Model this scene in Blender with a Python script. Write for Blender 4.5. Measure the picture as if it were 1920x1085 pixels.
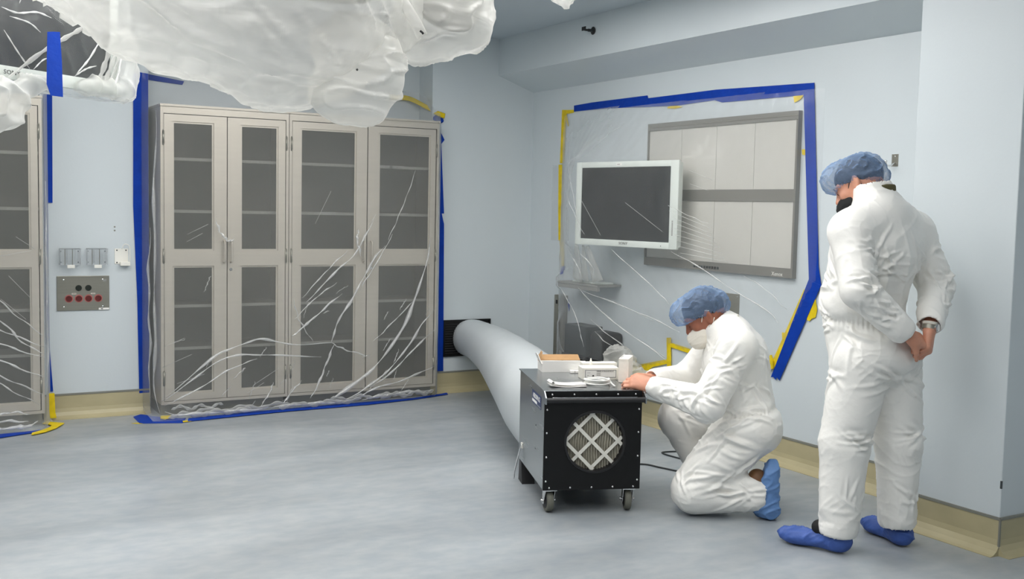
import bpy, bmesh, math, random
import numpy as np
from mathutils import Vector, Matrix

random.seed(7)
for _o in list(bpy.data.objects):
    bpy.data.objects.remove(_o)
scene = bpy.context.scene
COL = scene.collection
PI = math.pi

# ------------------------------------------------------------------ camera, world, exposure
cam_data = bpy.data.cameras.new('camera')
cam_data.sensor_width = 36.0
cam_data.lens = 36.0 * 2022.0 / 1920.0
cam_data.clip_start = 0.05
cam = bpy.data.objects.new('camera', cam_data)
COL.objects.link(cam)
_yaw, _pitch, _roll = math.radians(29.65), math.radians(4.36), math.radians(1.22)
_f = Vector((math.sin(_yaw) * math.cos(_pitch), math.cos(_yaw) * math.cos(_pitch), -math.sin(_pitch)))
_r0 = Vector((math.cos(_yaw), -math.sin(_yaw), 0))
_u0 = _r0.cross(_f)
_r = math.cos(_roll) * _r0 + math.sin(_roll) * _u0
_u = -math.sin(_roll) * _r0 + math.cos(_roll) * _u0
cam.matrix_world = Matrix(((_r.x, _u.x, -_f.x, 0), (_r.y, _u.y, -_f.y, 0), (_r.z, _u.z, -_f.z, 1.5), (0, 0, 0, 1)))
scene.camera = cam

world = bpy.data.worlds.new('world')
scene.world = world
world.use_nodes = True
world.node_tree.nodes['Background'].inputs[0].default_value = (0.75, 0.85, 1.0, 1)
world.node_tree.nodes['Background'].inputs[1].default_value = 0.02
LAMP_STRENGTH = 8.9
LAMP_COLOR = (1.0, 0.985, 0.965)
scene.view_settings.view_transform = 'Standard'
scene.view_settings.look = 'None'
scene.view_settings.exposure = 0.10
scene.view_settings.gamma = 1.0
scene.view_settings.use_curve_mapping = False
scene.cycles.max_bounces = 10
scene.cycles.diffuse_bounces = 6
scene.cycles.transparent_max_bounces = 24
scene.cycles.caustics_reflective = False
scene.cycles.caustics_refractive = False
CEIL = 2.85

# ------------------------------------------------------------------ materials
def lin(c):
    return tuple(((x / 255.0) / 12.92 if x <= 10 else (((x / 255.0) + 0.055) / 1.055) ** 2.4) for x in c) + (1.0,)

def node(nt, kind, **kw):
    n = nt.nodes.new(kind)
    for k, v in kw.items():
        setattr(n, k, v)
    return n

def mat(name, rgb, rough=0.5, metal=0.0, vary=0.0, scale=(8, 8, 8), bump=0.0, bump_scale=(40, 40, 40), spec=0.5, emit=None,
        rvary=0.0, sheen=0.0, trans=0.0, aniso_coord='Object', rgb2=None, detail=4.0):
    m = bpy.data.materials.new(name)
    m.use_nodes = True
    nt = m.node_tree
    b = nt.nodes['Principled BSDF']
    col = lin(rgb)
    b.inputs['Base Color'].default_value = col
    b.inputs['Roughness'].default_value = rough
    b.inputs['Metallic'].default_value = metal
    b.inputs['Specular IOR Level'].default_value = spec
    if sheen:
        b.inputs['Sheen Weight'].default_value = sheen
    if trans:
        b.inputs['Transmission Weight'].default_value = trans
    tc = node(nt, 'ShaderNodeTexCoord')
    if vary or rvary or rgb2:
        mp = node(nt, 'ShaderNodeMapping')
        mp.inputs['Scale'].default_value = scale
        nt.links.new(tc.outputs[aniso_coord], mp.inputs['Vector'])
        nz = node(nt, 'ShaderNodeTexNoise')
        nz.inputs['Scale'].default_value = 1.0
        nz.inputs['Detail'].default_value = detail
        nt.links.new(mp.outputs['Vector'], nz.inputs['Vector'])
        if vary or rgb2:
            mx = node(nt, 'ShaderNodeMix', data_type='RGBA')
            c2 = lin(rgb2) if rgb2 else tuple(max(0, x * (1 - vary)) for x in col[:3]) + (1,)
            c1 = col if rgb2 else tuple(min(1, x * (1 + vary)) for x in col[:3]) + (1,)
            mx.inputs['A'].default_value = c2
            mx.inputs['B'].default_value = c1
            rp = node(nt, 'ShaderNodeValToRGB')
            rp.color_ramp.elements[0].position = 0.32
            rp.color_ramp.elements[1].position = 0.68
            nt.links.new(nz.outputs['Fac'], rp.inputs['Fac'])
            nt.links.new(rp.outputs['Color'], mx.inputs['Factor'])
            nt.links.new(mx.outputs['Result'], b.inputs['Base Color'])
        if rvary:
            mr = node(nt, 'ShaderNodeMapRange')
            mr.inputs['To Min'].default_value = max(0.03, rough - rvary)
            mr.inputs['To Max'].default_value = min(1, rough + rvary)
            nt.links.new(nz.outputs['Fac'], mr.inputs['Value'])
            nt.links.new(mr.outputs['Result'], b.inputs['Roughness'])
    if bump:
        mp2 = node(nt, 'ShaderNodeMapping')
        mp2.inputs['Scale'].default_value = bump_scale
        nt.links.new(tc.outputs[aniso_coord], mp2.inputs['Vector'])
        nb = node(nt, 'ShaderNodeTexNoise')
        nb.inputs['Scale'].default_value = 1.0
        nb.inputs['Detail'].default_value = 3.0
        nt.links.new(mp2.outputs['Vector'], nb.inputs['Vector'])
        bp = node(nt, 'ShaderNodeBump')
        bp.inputs['Strength'].default_value = bump
        bp.inputs['Distance'].default_value = 0.01
        nt.links.new(nb.outputs['Fac'], bp.inputs['Height'])
        nt.links.new(bp.outputs['Normal'], b.inputs['Normal'])
    if emit:
        b.inputs['Emission Color'].default_value = tuple(emit[:3]) + (1,)
        b.inputs['Emission Strength'].default_value = emit[3]
    return m

def film(name, rgb, base, edge, rough=0.12, translucent=0.3, gloss=0.35, streak=0.0, bump=0.0, bscale=(14, 14, 5)):
    """thin plastic: mostly see-through, thicker-looking where it is seen edge on"""
    m = bpy.data.materials.new(name)
    m.use_nodes = True
    nt = m.node_tree
    nt.nodes.clear()
    out = node(nt, 'ShaderNodeOutputMaterial')
    tr = node(nt, 'ShaderNodeBsdfTransparent')
    df = node(nt, 'ShaderNodeBsdfDiffuse')
    tl = node(nt, 'ShaderNodeBsdfTranslucent')
    gl = node(nt, 'ShaderNodeBsdfGlossy')
    for n in (df, tl):
        n.inputs['Color'].default_value = lin(rgb)
    gl.inputs['Roughness'].default_value = rough
    gl.inputs['Color'].default_value = (1, 1, 1, 1)
    m1 = node(nt, 'ShaderNodeMixShader')
    m1.inputs[0].default_value = translucent
    nt.links.new(df.outputs[0], m1.inputs[1])
    nt.links.new(tl.outputs[0], m1.inputs[2])
    m2 = node(nt, 'ShaderNodeMixShader')
    m2.inputs[0].default_value = gloss
    nt.links.new(m1.outputs[0], m2.inputs[1])
    nt.links.new(gl.outputs[0], m2.inputs[2])
    lw = node(nt, 'ShaderNodeLayerWeight')
    lw.inputs['Blend'].default_value = 0.5
    pw = node(nt, 'ShaderNodeMath', operation='POWER')
    pw.inputs[1].default_value = 2.2
    nt.links.new(lw.outputs['Facing'], pw.inputs[0])
    mr = node(nt, 'ShaderNodeMapRange')
    mr.inputs['To Min'].default_value = base
    mr.inputs['To Max'].default_value = edge
    nt.links.new(pw.outputs[0], mr.inputs['Value'])
    m3 = node(nt, 'ShaderNodeMixShader')
    nt.links.new(mr.outputs['Result'], m3.inputs[0])
    nt.links.new(tr.outputs[0], m3.inputs[1])
    nt.links.new(m2.outputs[0], m3.inputs[2])
    nt.links.new(m3.outputs[0], out.inputs[0])
    if bump:
        tc = node(nt, 'ShaderNodeTexCoord')
        mp = node(nt, 'ShaderNodeMapping')
        mp.inputs['Scale'].default_value = bscale
        nt.links.new(tc.outputs['Object'], mp.inputs['Vector'])
        nb = node(nt, 'ShaderNodeTexNoise')
        nb.inputs['Scale'].default_value = 1.0
        nb.inputs['Detail'].default_value = 2.0
        nb.inputs['Distortion'].default_value = 0.6
        nt.links.new(mp.outputs['Vector'], nb.inputs['Vector'])
        bp = node(nt, 'ShaderNodeBump')
        bp.inputs['Strength'].default_value = bump
        bp.inputs['Distance'].default_value = 0.02
        nt.links.new(nb.outputs['Fac'], bp.inputs['Height'])
        for n in (df, gl, tl):
            nt.links.new(bp.outputs['Normal'], n.inputs['Normal'])
    return m

M = {}
M['wall'] = mat('painted_wall', (206, 213, 216), 0.34, vary=0.02, scale=(1.2, 1.2, 0.6), bump=0.04, bump_scale=(60, 60, 60), spec=0.45)
M['ceiling'] = mat('painted_ceiling', (192, 201, 207), 0.7, vary=0.02, scale=(1, 1, 1))
M['base'] = mat('cove_base_tan', (178, 168, 134), 0.42, vary=0.06, scale=(5, 5, 9))
M['base_cap'] = mat('cove_cap_grey', (128, 128, 120), 0.45)
M['steel'] = mat('stainless_steel', (200, 193, 181), 0.42, metal=0.55, vary=0.03, scale=(2, 2, 40), rvary=0.06)
M['steel_in'] = mat('cabinet_interior_steel', (126, 124, 117), 0.5, metal=0.3, vary=0.04, scale=(3, 3, 3))
M['steel_dark'] = mat('brushed_plate', (150, 148, 138), 0.38, metal=0.7, vary=0.04, scale=(3, 3, 60), rvary=0.08)
M['chrome'] = mat('chrome', (225, 225, 225), 0.18, metal=1.0)
M['machine_steel'] = mat('polished_sheet_steel', (176, 180, 182), 0.26, metal=0.95, vary=0.05, scale=(3, 3, 20), rvary=0.05)
M['black'] = mat('black_powder_coat', (10, 10, 11), 0.42, vary=0.2, scale=(30, 30, 30), spec=0.35)
M['black_plastic'] = mat('black_plastic', (24, 24, 26), 0.5)
M['screen'] = mat('dark_screen', (20, 25, 27), 0.22, spec=0.5)
M['bezel'] = mat('off_white_bezel', (216, 222, 216), 0.45, vary=0.02)
M['white_plastic'] = mat('white_plastic', (236, 234, 226), 0.45, vary=0.02)
M['foam'] = mat('white_foam', (240, 236, 226), 0.8, vary=0.03, scale=(60, 60, 60), bump=0.1, bump_scale=(400, 400, 400))
M['paper'] = mat('white_paper', (242, 240, 236), 0.75, vary=0.02)
M['kraft'] = mat('brown_cardboard', (176, 138, 96), 0.8, vary=0.06, scale=(20, 20, 20))
M['ink'] = mat('dark_ink', (52, 50, 46), 0.7)
M['ink_soft'] = mat('soft_ink', (104, 100, 92), 0.7)
M['blue_tape'] = mat('blue_tape', (3, 56, 158), 0.6, spec=0.2, vary=0.08, scale=(14, 14, 14), bump=0.15, bump_scale=(30, 30, 60))
M['yellow_tape'] = mat('yellow_tape', (224, 196, 24), 0.55, spec=0.3, vary=0.14, scale=(18, 18, 18), bump=0.2, bump_scale=(40, 40, 40))
M['lightbox_frame'] = mat('grey_anodised_frame', (128, 126, 120), 0.5, metal=0.25, vary=0.03, scale=(4, 4, 20))
M['lightbox_panel'] = mat('opal_panel', (196, 194, 187), 0.4, vary=0.015, scale=(2, 2, 2))
M['grey_panel'] = mat('grey_panel', (150, 150, 146), 0.5, vary=0.03)
M['dark_panel'] = mat('dark_panel', (52, 58, 60), 0.45)
M['rubber'] = mat('grey_rubber_tread', (104, 104, 94), 0.65, vary=0.06, scale=(40, 40, 40))
M['skin'] = mat('skin', (206, 146, 120), 0.5, vary=0.07, scale=(30, 30, 30), bump=0.08, bump_scale=(220, 220, 220))
M['skin_tan'] = mat('skin_deeper', (150, 92, 70), 0.5, vary=0.08, scale=(30, 30, 30), bump=0.08, bump_scale=(220, 220, 220))
M['hair'] = mat('dark_hair', (34, 30, 28), 0.6, vary=0.3, scale=(40, 40, 200), bump=0.4, bump_scale=(60, 60, 300))
M['eye'] = mat('eye_dark', (40, 30, 26), 0.25)
M['black_cloth'] = mat('black_cloth', (16, 16, 17), 0.8, bump=0.1, bump_scale=(300, 300, 300))
M['olive_cloth'] = mat('olive_cloth', (84, 78, 48), 0.85, vary=0.08, bump=0.1, bump_scale=(300, 300, 300))
M['brown_shoe'] = mat('brown_leather', (104, 70, 38), 0.55, vary=0.1)
M['mask_white'] = mat('white_mask_fabric', (232, 226, 214), 0.8, bump=0.08, bump_scale=(200, 200, 200))
M['shoe_blue'] = mat('blue_shoe_cover', (58, 88, 160), 0.55, vary=0.12, scale=(14, 14, 14), bump=0.35, bump_scale=(35, 35, 35))
M['shoe_blue_pale'] = mat('pale_blue_shoe_cover', (98, 136, 188), 0.55, vary=0.1, scale=(14, 14, 14), bump=0.35, bump_scale=(35, 35, 35))
M['suit'] = mat('white_coverall', (237, 235, 230), 0.42, vary=0.015, scale=(6, 6, 6), bump=0.18, bump_scale=(26, 26, 30), spec=0.6)
M['suit_seam'] = mat('coverall_seam', (206, 202, 192), 0.7)
M['hose'] = mat('pale_grey_lay_flat_duct', (196, 201, 203), 0.4, vary=0.03, scale=(3, 3, 3), bump=0.15, bump_scale=(5, 5, 5))
M['red_socket'] = mat('dark_red_socket', (92, 24, 22), 0.45)
M['black_socket'] = mat('dark_green_socket', (22, 30, 22), 0.45)
M['pink_ring'] = mat('pale_red_ring', (178, 96, 92), 0.6)
M['cable_black'] = mat('dark_cable', (46, 50, 50), 0.55)
M['clear_plastic'] = film('clear_acrylic', (236, 240, 242), 0.16, 0.75, rough=0.1, translucent=0.2, gloss=0.4)
M['glass'] = film('smoked_glass', (126, 125, 118), 0.35, 0.80, rough=0.2, translucent=0.1, gloss=0.10)
M['film'] = film('clear_poly_film', (226, 229, 230), 0.075, 0.85, rough=0.2, translucent=0.35, gloss=0.14, bump=0.35, bscale=(9, 9, 5))
M['film_fold'] = film('gathered_poly_film', (250, 250, 248), 0.5, 0.85, rough=0.25, translucent=0.4, gloss=0.25, bump=0.5, bscale=(40, 40, 40))
M['drape'] = film('milky_poly_drape', (236, 235, 230), 0.43, 0.92, rough=0.3, translucent=0.45, gloss=0.08, bump=0.8, bscale=(4, 4, 16))
M['drape_clear'] = film('cloudy_poly_wrap', (236, 236, 232), 0.42, 0.85, rough=0.35, translucent=0.45, gloss=0.07, bump=0.7, bscale=(10, 10, 8))
M['cap_film'] = film('blue_bouffant_mesh', (132, 160, 198), 0.42, 0.88, rough=0.5, translucent=0.25, gloss=0.03, bump=0.5, bscale=(30, 30, 30))

def floor_material():
    m = bpy.data.materials.new('sheet_vinyl_floor')
    m.use_nodes = True
    nt = m.node_tree
    b = nt.nodes['Principled BSDF']
    tc = node(nt, 'ShaderNodeTexCoord')
    def noise(scale, detail, dist=0.0):
        mp = node(nt, 'ShaderNodeMapping')
        mp.inputs['Scale'].default_value = scale
        nt.links.new(tc.outputs['Object'], mp.inputs['Vector'])
        n = node(nt, 'ShaderNodeTexNoise')
        n.inputs['Scale'].default_value = 1.0
        n.inputs['Detail'].default_value = detail
        n.inputs['Distortion'].default_value = dist
        nt.links.new(mp.outputs['Vector'], n.inputs['Vector'])
        return n
    n1 = noise((0.55, 1.7, 1), 4, 0.4)  # grey mottling, streaked along X to paint in soft bands of light
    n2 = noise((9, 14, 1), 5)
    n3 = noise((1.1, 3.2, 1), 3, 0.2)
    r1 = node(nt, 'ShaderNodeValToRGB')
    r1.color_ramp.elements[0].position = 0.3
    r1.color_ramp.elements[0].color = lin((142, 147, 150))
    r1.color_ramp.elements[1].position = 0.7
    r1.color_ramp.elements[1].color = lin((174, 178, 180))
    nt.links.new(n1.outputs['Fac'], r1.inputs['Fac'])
    r2 = node(nt, 'ShaderNodeValToRGB')
    r2.color_ramp.elements[0].position = 0.35
    r2.color_ramp.elements[0].color = lin((236, 240, 244))
    r2.color_ramp.elements[1].position = 0.65
    r2.color_ramp.elements[1].color = (1, 1, 1, 1)
    nt.links.new(n2.outputs['Fac'], r2.inputs['Fac'])
    mx = node(nt, 'ShaderNodeMix', data_type='RGBA', blend_type='MULTIPLY')
    mx.inputs['Factor'].default_value = 1.0
    nt.links.new(r1.outputs['Color'], mx.inputs['A'])
    nt.links.new(r2.outputs['Color'], mx.inputs['B'])
    nt.links.new(mx.outputs['Result'], b.inputs['Base Color'])
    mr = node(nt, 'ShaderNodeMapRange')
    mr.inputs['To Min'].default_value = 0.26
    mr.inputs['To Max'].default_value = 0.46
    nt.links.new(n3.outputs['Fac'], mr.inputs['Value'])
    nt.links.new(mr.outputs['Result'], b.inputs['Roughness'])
    b.inputs['Specular IOR Level'].default_value = 0.5
    bp = node(nt, 'ShaderNodeBump')
    bp.inputs['Strength'].default_value = 0.05
    bp.inputs['Distance'].default_value = 0.01
    nt.links.new(n2.outputs['Fac'], bp.inputs['Height'])
    nt.links.new(bp.outputs['Normal'], b.inputs['Normal'])
    return m
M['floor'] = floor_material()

# ------------------------------------------------------------------ object helpers
def link(name, me, parent=None, smooth=False):
    o = bpy.data.objects.new(name, me)
    COL.objects.link(o)
    if parent is not None:
        o.parent = parent
    if smooth and me is not None:
        me.polygons.foreach_set('use_smooth', [True] * len(me.polygons))
    return o

def tag(o, label=None, cat=None, group=None, kind=None):
    if label: o['label'] = label
    if cat: o['category'] = cat
    if group: o['group'] = group
    if kind: o['kind'] = kind
    return o

def thing(name, label, cat, loc=(0, 0, 0), rz=0.0, group=None):
    o = bpy.data.objects.new(name, None)
    COL.objects.link(o)
    o.empty_display_size = 0.05
    o.location = loc
    o.rotation_euler = (0, 0, rz)
    return tag(o, label, cat, group)

def copy_tree(o, parent=None):
    c = o.copy()
    COL.objects.link(c)
    if parent is not None:
        c.parent = parent
    for ch in list(o.children):
        copy_tree(ch, c)
    return c

class MB:
    """collects shapes into one mesh"""
    def __init__(self):
        self.v, self.f = [], []
    def add(self, vs, fs):
        n = len(self.v)
        self.v += [tuple(p) for p in vs]
        self.f += [tuple(i + n for i in q) for q in fs]
        return self
    def box(self, x0, x1, y0, y1, z0, z1, bev=0.0):
        if bev <= 0:
            vs = [(x, y, z) for x in (x0, x1) for y in (y0, y1) for z in (z0, z1)]
            fs = [(0, 1, 3, 2), (4, 6, 7, 5), (0, 4, 5, 1), (2, 3, 7, 6), (0, 2, 6, 4), (1, 5, 7, 3)]
            return self.add(vs, fs)
        bm = bmesh.new()
        bmesh.ops.create_cube(bm, size=1.0)
        for q in bm.verts:
            q.co = ((x0 + x1) / 2 + q.co.x * (x1 - x0), (y0 + y1) / 2 + q.co.y * (y1 - y0), (z0 + z1) / 2 + q.co.z * (z1 - z0))
        bmesh.ops.bevel(bm, geom=list(bm.edges), offset=bev, segments=2, affect='EDGES', profile=0.5)
        return self.bm(bm)
    def bm(self, bm):
        bm.verts.index_update()
        self.add([tuple(q.co) for q in bm.verts], [[q.index for q in f.verts] for f in bm.faces])
        bm.free()
        return self
    def tube(self, pts, rad, seg=12, cap=True, flat=1.0, up=None):
        pts = [Vector(p) for p in pts]
        n = len(pts)
        rads = rad if isinstance(rad, (list, tuple)) else [rad] * n
        vs, prev = [], None
        for i, p in enumerate(pts):
            t = (pts[min(i + 1, n - 1)] - pts[max(i - 1, 0)]).normalized()
            ref = Vector(up) if up else (prev if prev is not None else (Vector((0, 0, 1)) if abs(t.z) < 0.9 else Vector((1, 0, 0))))
            a = ref - t * ref.dot(t)
            if a.length < 1e-6:
                a = Vector((1, 0, 0)) - t * t.x
            a.normalize()
            prev = a
            b = t.cross(a)
            for k in range(seg):
                th = 2 * PI * k / seg
                vs.append(p + (a * math.cos(th) * flat + b * math.sin(th)) * rads[i])
        fs = []
        for i in range(n - 1):
            for k in range(seg):
                k2 = (k + 1) % seg
                fs.append((i * seg + k, i * seg + k2, (i + 1) * seg + k2, (i + 1) * seg + k))
        if cap:
            fs.append(tuple(reversed(range(seg))))
            fs.append(tuple((n - 1) * seg + k for k in range(seg)))
        return self.add(vs, fs)
    def cyl(self, a, b, r, seg=20, r2=None):
        return self.tube([a, b], [r, r if r2 is None else r2], seg)
    def lathe(self, prof, centre=(0, 0, 0), seg=24, axis='z', ring=False):
        vs, fs = [], []
        for (r, h) in prof:
            for k in range(seg):
                th = 2 * PI * k / seg
                x, y = r * math.cos(th), r * math.sin(th)
                p = {'z': (x, y, h), 'x': (h, x, y), 'y': (x, h, y)}[axis]
                vs.append((p[0] + centre[0], p[1] + centre[1], p[2] + centre[2]))
        np_ = len(prof)
        for i in range(np_ if ring else np_ - 1):
            j = (i + 1) % np_
            for k in range(seg):
                k2 = (k + 1) % seg
                fs.append((i * seg + k, i * seg + k2, j * seg + k2, j * seg + k))
        if not ring:
            fs.append(tuple(reversed(range(seg))))
            fs.append(tuple((np_ - 1) * seg + k for k in range(seg)))
        return self.add(vs, fs)
    def ball(self, c, r, seg=10, sc=(1, 1, 1)):
        bm = bmesh.new()
        bmesh.ops.create_uvsphere(bm, u_segments=seg, v_segments=max(6, seg // 2 + 2), radius=r)
        for q in bm.verts:
            q.co = (c[0] + q.co.x * sc[0], c[1] + q.co.y * sc[1], c[2] + q.co.z * sc[2])
        return self.bm(bm)
    def prism(self, poly, to3, n, depth):
        """poly: 2-D outline, to3 maps it into space, n: outward unit vector, depth: thickness"""
        a = [Vector(to3(*p)) for p in poly]
        nv = Vector(n) * depth
        b = [p + nv for p in a]
        k = len(a)
        fs = [tuple(range(k, 2 * k)), tuple(reversed(range(k)))]
        fs += [(i, (i + 1) % k, k + (i + 1) % k, k + i) for i in range(k)]
        return self.add(a + b, fs)
    def build(self, name, material, parent=None, smooth=False, angle=None):
        me = bpy.data.meshes.new(name)
        me.from_pydata(self.v, [], self.f)
        bm = bmesh.new()
        bm.from_mesh(me)
        bmesh.ops.recalc_face_normals(bm, faces=bm.faces)
        bm.to_mesh(me)
        bm.free()
        me.materials.append(material)
        o = link(name, me, parent, smooth)
        if angle is not None:
            me.polygons.foreach_set('use_smooth', [True] * len(me.polygons))
            me.set_sharp_from_angle(angle=angle)
        return o

def catmull(pts, per=6):
    P = [Vector(p) for p in pts]
    if len(P) < 3:
        return P
    P = [P[0] * 2 - P[1]] + P + [P[-1] * 2 - P[-2]]
    out = []
    for i in range(1, len(P) - 2):
        p0, p1, p2, p3 = P[i - 1:i + 3]
        for k in range(per):
            t = k / per
            out.append(0.5 * ((2 * p1) + (p2 - p0) * t + (2 * p0 - 5 * p1 + 4 * p2 - p3) * t * t + (3 * p1 - p0 - 3 * p2 + p3) * t ** 3))
    out.append(P[-2])
    return out

def text_part(body, size, material, parent, loc, rot, name='lettering', sx=1.0, align='CENTER', depth=0.0004):
    cu = bpy.data.curves.new(name, 'FONT')
    cu.body = body
    cu.size = size
    cu.align_x = align
    cu.align_y = 'CENTER'
    cu.extrude = depth
    cu.resolution_u = 2
    tmp = bpy.data.objects.new('tmp', cu)
    COL.objects.link(tmp)
    dg = bpy.context.evaluated_depsgraph_get()
    me = bpy.data.meshes.new_from_object(tmp.evaluated_get(dg))
    bpy.data.objects.remove(tmp)
    me.materials.clear()
    me.materials.append(material)
    o = link(name, me, parent)
    o.location = loc
    o.rotation_euler = rot
    o.scale = (sx, 1, 1)
    return o

# ------------------------------------------------------------------ noise and implicit surfaces
_rng = np.random.RandomState(11)
_perm = np.concatenate([_rng.permutation(256)] * 3)
_grad = _rng.normal(size=(256, 3))
_grad /= np.linalg.norm(_grad, axis=1, keepdims=True)

def noise3(p):
    p = np.asarray(p, dtype=np.float64)
    i = np.floor(p).astype(np.int64)
    f = p - i
    i &= 255
    u = f * f * f * (f * (f * 6 - 15) + 10)
    res = 0.0
    for dx in (0, 1):
        for dy in (0, 1):
            for dz in (0, 1):
                h = _perm[_perm[_perm[i[:, 0] + dx] + i[:, 1] + dy] + i[:, 2] + dz]
                g = _grad[h]
                d = (f - np.array([dx, dy, dz]))
                w = (u[:, 0] if dx else 1 - u[:, 0]) * (u[:, 1] if dy else 1 - u[:, 1]) * (u[:, 2] if dz else 1 - u[:, 2])
                res = res + w * (g * d).sum(1)
    return res * 1.6

def ridged(p):
    return 1.0 - np.minimum(1.0, np.abs(noise3(p)) * 2.2)

def rot_xyz(rx=0, ry=0, rz=0):
    return np.array((Matrix.Rotation(rz, 3, 'Z') @ Matrix.Rotation(ry, 3, 'Y') @ Matrix.Rotation(rx, 3, 'X')))

class SDF:
    def __init__(self):
        self.pr = []
    def cone(self, a, b, ra, rb=None, k=0.03, op='u'):
        a, b = np.array(a, float), np.array(b, float)
        rb = ra if rb is None else rb
        d = b - a
        L = max(d @ d, 1e-12)
        def fn(p):
            t = np.clip(((p - a) @ d) / L, 0, 1)
            q = p - a - t[:, None] * d
            return np.sqrt((q * q).sum(1)) - (ra + (rb - ra) * t)
        self.pr.append((fn, k, op))
        return self
    def chain(self, pts, rads, k=0.02):
        for i in range(len(pts) - 1):
            self.cone(pts[i], pts[i + 1], rads[i], rads[i + 1], k)
        return self
    def ell(self, c, r, R=None, k=0.03, op='u'):
        c, r = np.array(c, float), np.array(r, float)
        def fn(p):
            q = p - c
            if R is not None:
                q = q @ R
            a = np.sqrt(((q / r) ** 2).sum(1))
            b = np.sqrt(((q / (r * r)) ** 2).sum(1)) + 1e-9
            return np.where(a < 1e-6, -r.min(), a * (a - 1) / b)
        self.pr.append((fn, k, op))
        return self
    def rbox(self, c, h, r, R=None, k=0.03, op='u'):
        c, h = np.array(c, float), np.array(h, float)
        def fn(p):
            q = p - c
            if R is not None:
                q = q @ R
            q = np.abs(q) - h + r
            return np.linalg.norm(np.maximum(q, 0), axis=1) + np.minimum(q.max(1), 0) - r
        self.pr.append((fn, k, op))
        return self
    def half(self, c, n, k=0.01):
        """keep the side the normal points away from"""
        c, n = np.array(c, float), np.array(n, float)
        n = n / np.linalg.norm(n)
        self.pr.append((lambda p: (p - c) @ n, k, 'i'))
        return self
    def eval(self, p, R=None):
        d = np.full(len(p), 1e3)
        for fn, k, op in self.pr:
            e = fn(p)
            if op == 'u':
                h = np.maximum(k - np.abs(d - e), 0) / k
                d = np.minimum(d, e) - h * h * k * 0.25
            elif op == 's':
                e = -e
                h = np.maximum(k - np.abs(d - e), 0) / k
                d = np.maximum(d, e) + h * h * k * 0.25
            else:
                h = np.maximum(k - np.abs(d - e), 0) / k
                d = np.maximum(d, e) + h * h * k * 0.25
        return d
    def mesh(self, lo, hi, h, smooth=1):
        lo, hi = np.array(lo, float), np.array(hi, float)
        B = 8
        nb = np.ceil((hi - lo) / (h * B)).astype(int)
        n = nb * B + 1
        bc = np.stack(np.meshgrid(*[np.arange(q) for q in nb], indexing='ij'), -1).reshape(-1, 3)
        cen = lo + (bc + 0.5) * (B * h)
        dc = self.eval(cen)
        rad = B * h * 0.5 * 1.7321 + 0.012
        act = np.abs(dc) < rad * 1.3
        D = np.repeat(np.repeat(np.repeat(dc.reshape(nb), B, 0), B, 1), B, 2)
        D = np.pad(D, ((0, 1), (0, 1), (0, 1)), mode='edge').astype(np.float32)
        off = np.stack(np.meshgrid(*[np.arange(B + 1)] * 3, indexing='ij'), -1).reshape(-1, 3)
        ab = bc[act]
        # per-primitive culling on the active blocks
        ca = cen[act]
        cd = np.stack([fn(ca) for fn, k, op in self.pr], 1)
        for s in range(0, len(ab), 400):
            blk = ab[s:s + 400]
            idx = blk[:, None, :] * B + off[None]
            pts = (lo + idx * h).reshape(-1, 3)
            cds = cd[s:s + 400]
            d = np.full((len(blk), len(off)), 1e3)
            pts3 = pts.reshape(len(blk), len(off), 3)
            for j, (fn, k, op) in enumerate(self.pr):
                if op == 'u':
                    m = cds[:, j] < rad + k * 1.5
                elif op == 's':
                    m = cds[:, j] < rad + k * 1.5
                else:
                    m = np.ones(len(blk), bool)
                if not m.any():
                    continue
                e = fn(pts3[m].reshape(-1, 3)).reshape(-1, len(off))
                dm = d[m]
                if op == 'u':
                    hh = np.maximum(k - np.abs(dm - e), 0) / k
                    dm = np.minimum(dm, e) - hh * hh * k * 0.25
                else:
                    if op == 's':
                        e = -e
                    hh = np.maximum(k - np.abs(dm - e), 0) / k
                    dm = np.maximum(dm, e) + hh * hh * k * 0.25
                d[m] = dm
            ii = idx.reshape(-1, 3)
            D[ii[:, 0], ii[:, 1], ii[:, 2]] = d.reshape(-1)
        return surface_nets(D, lo, h, smooth)

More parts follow.
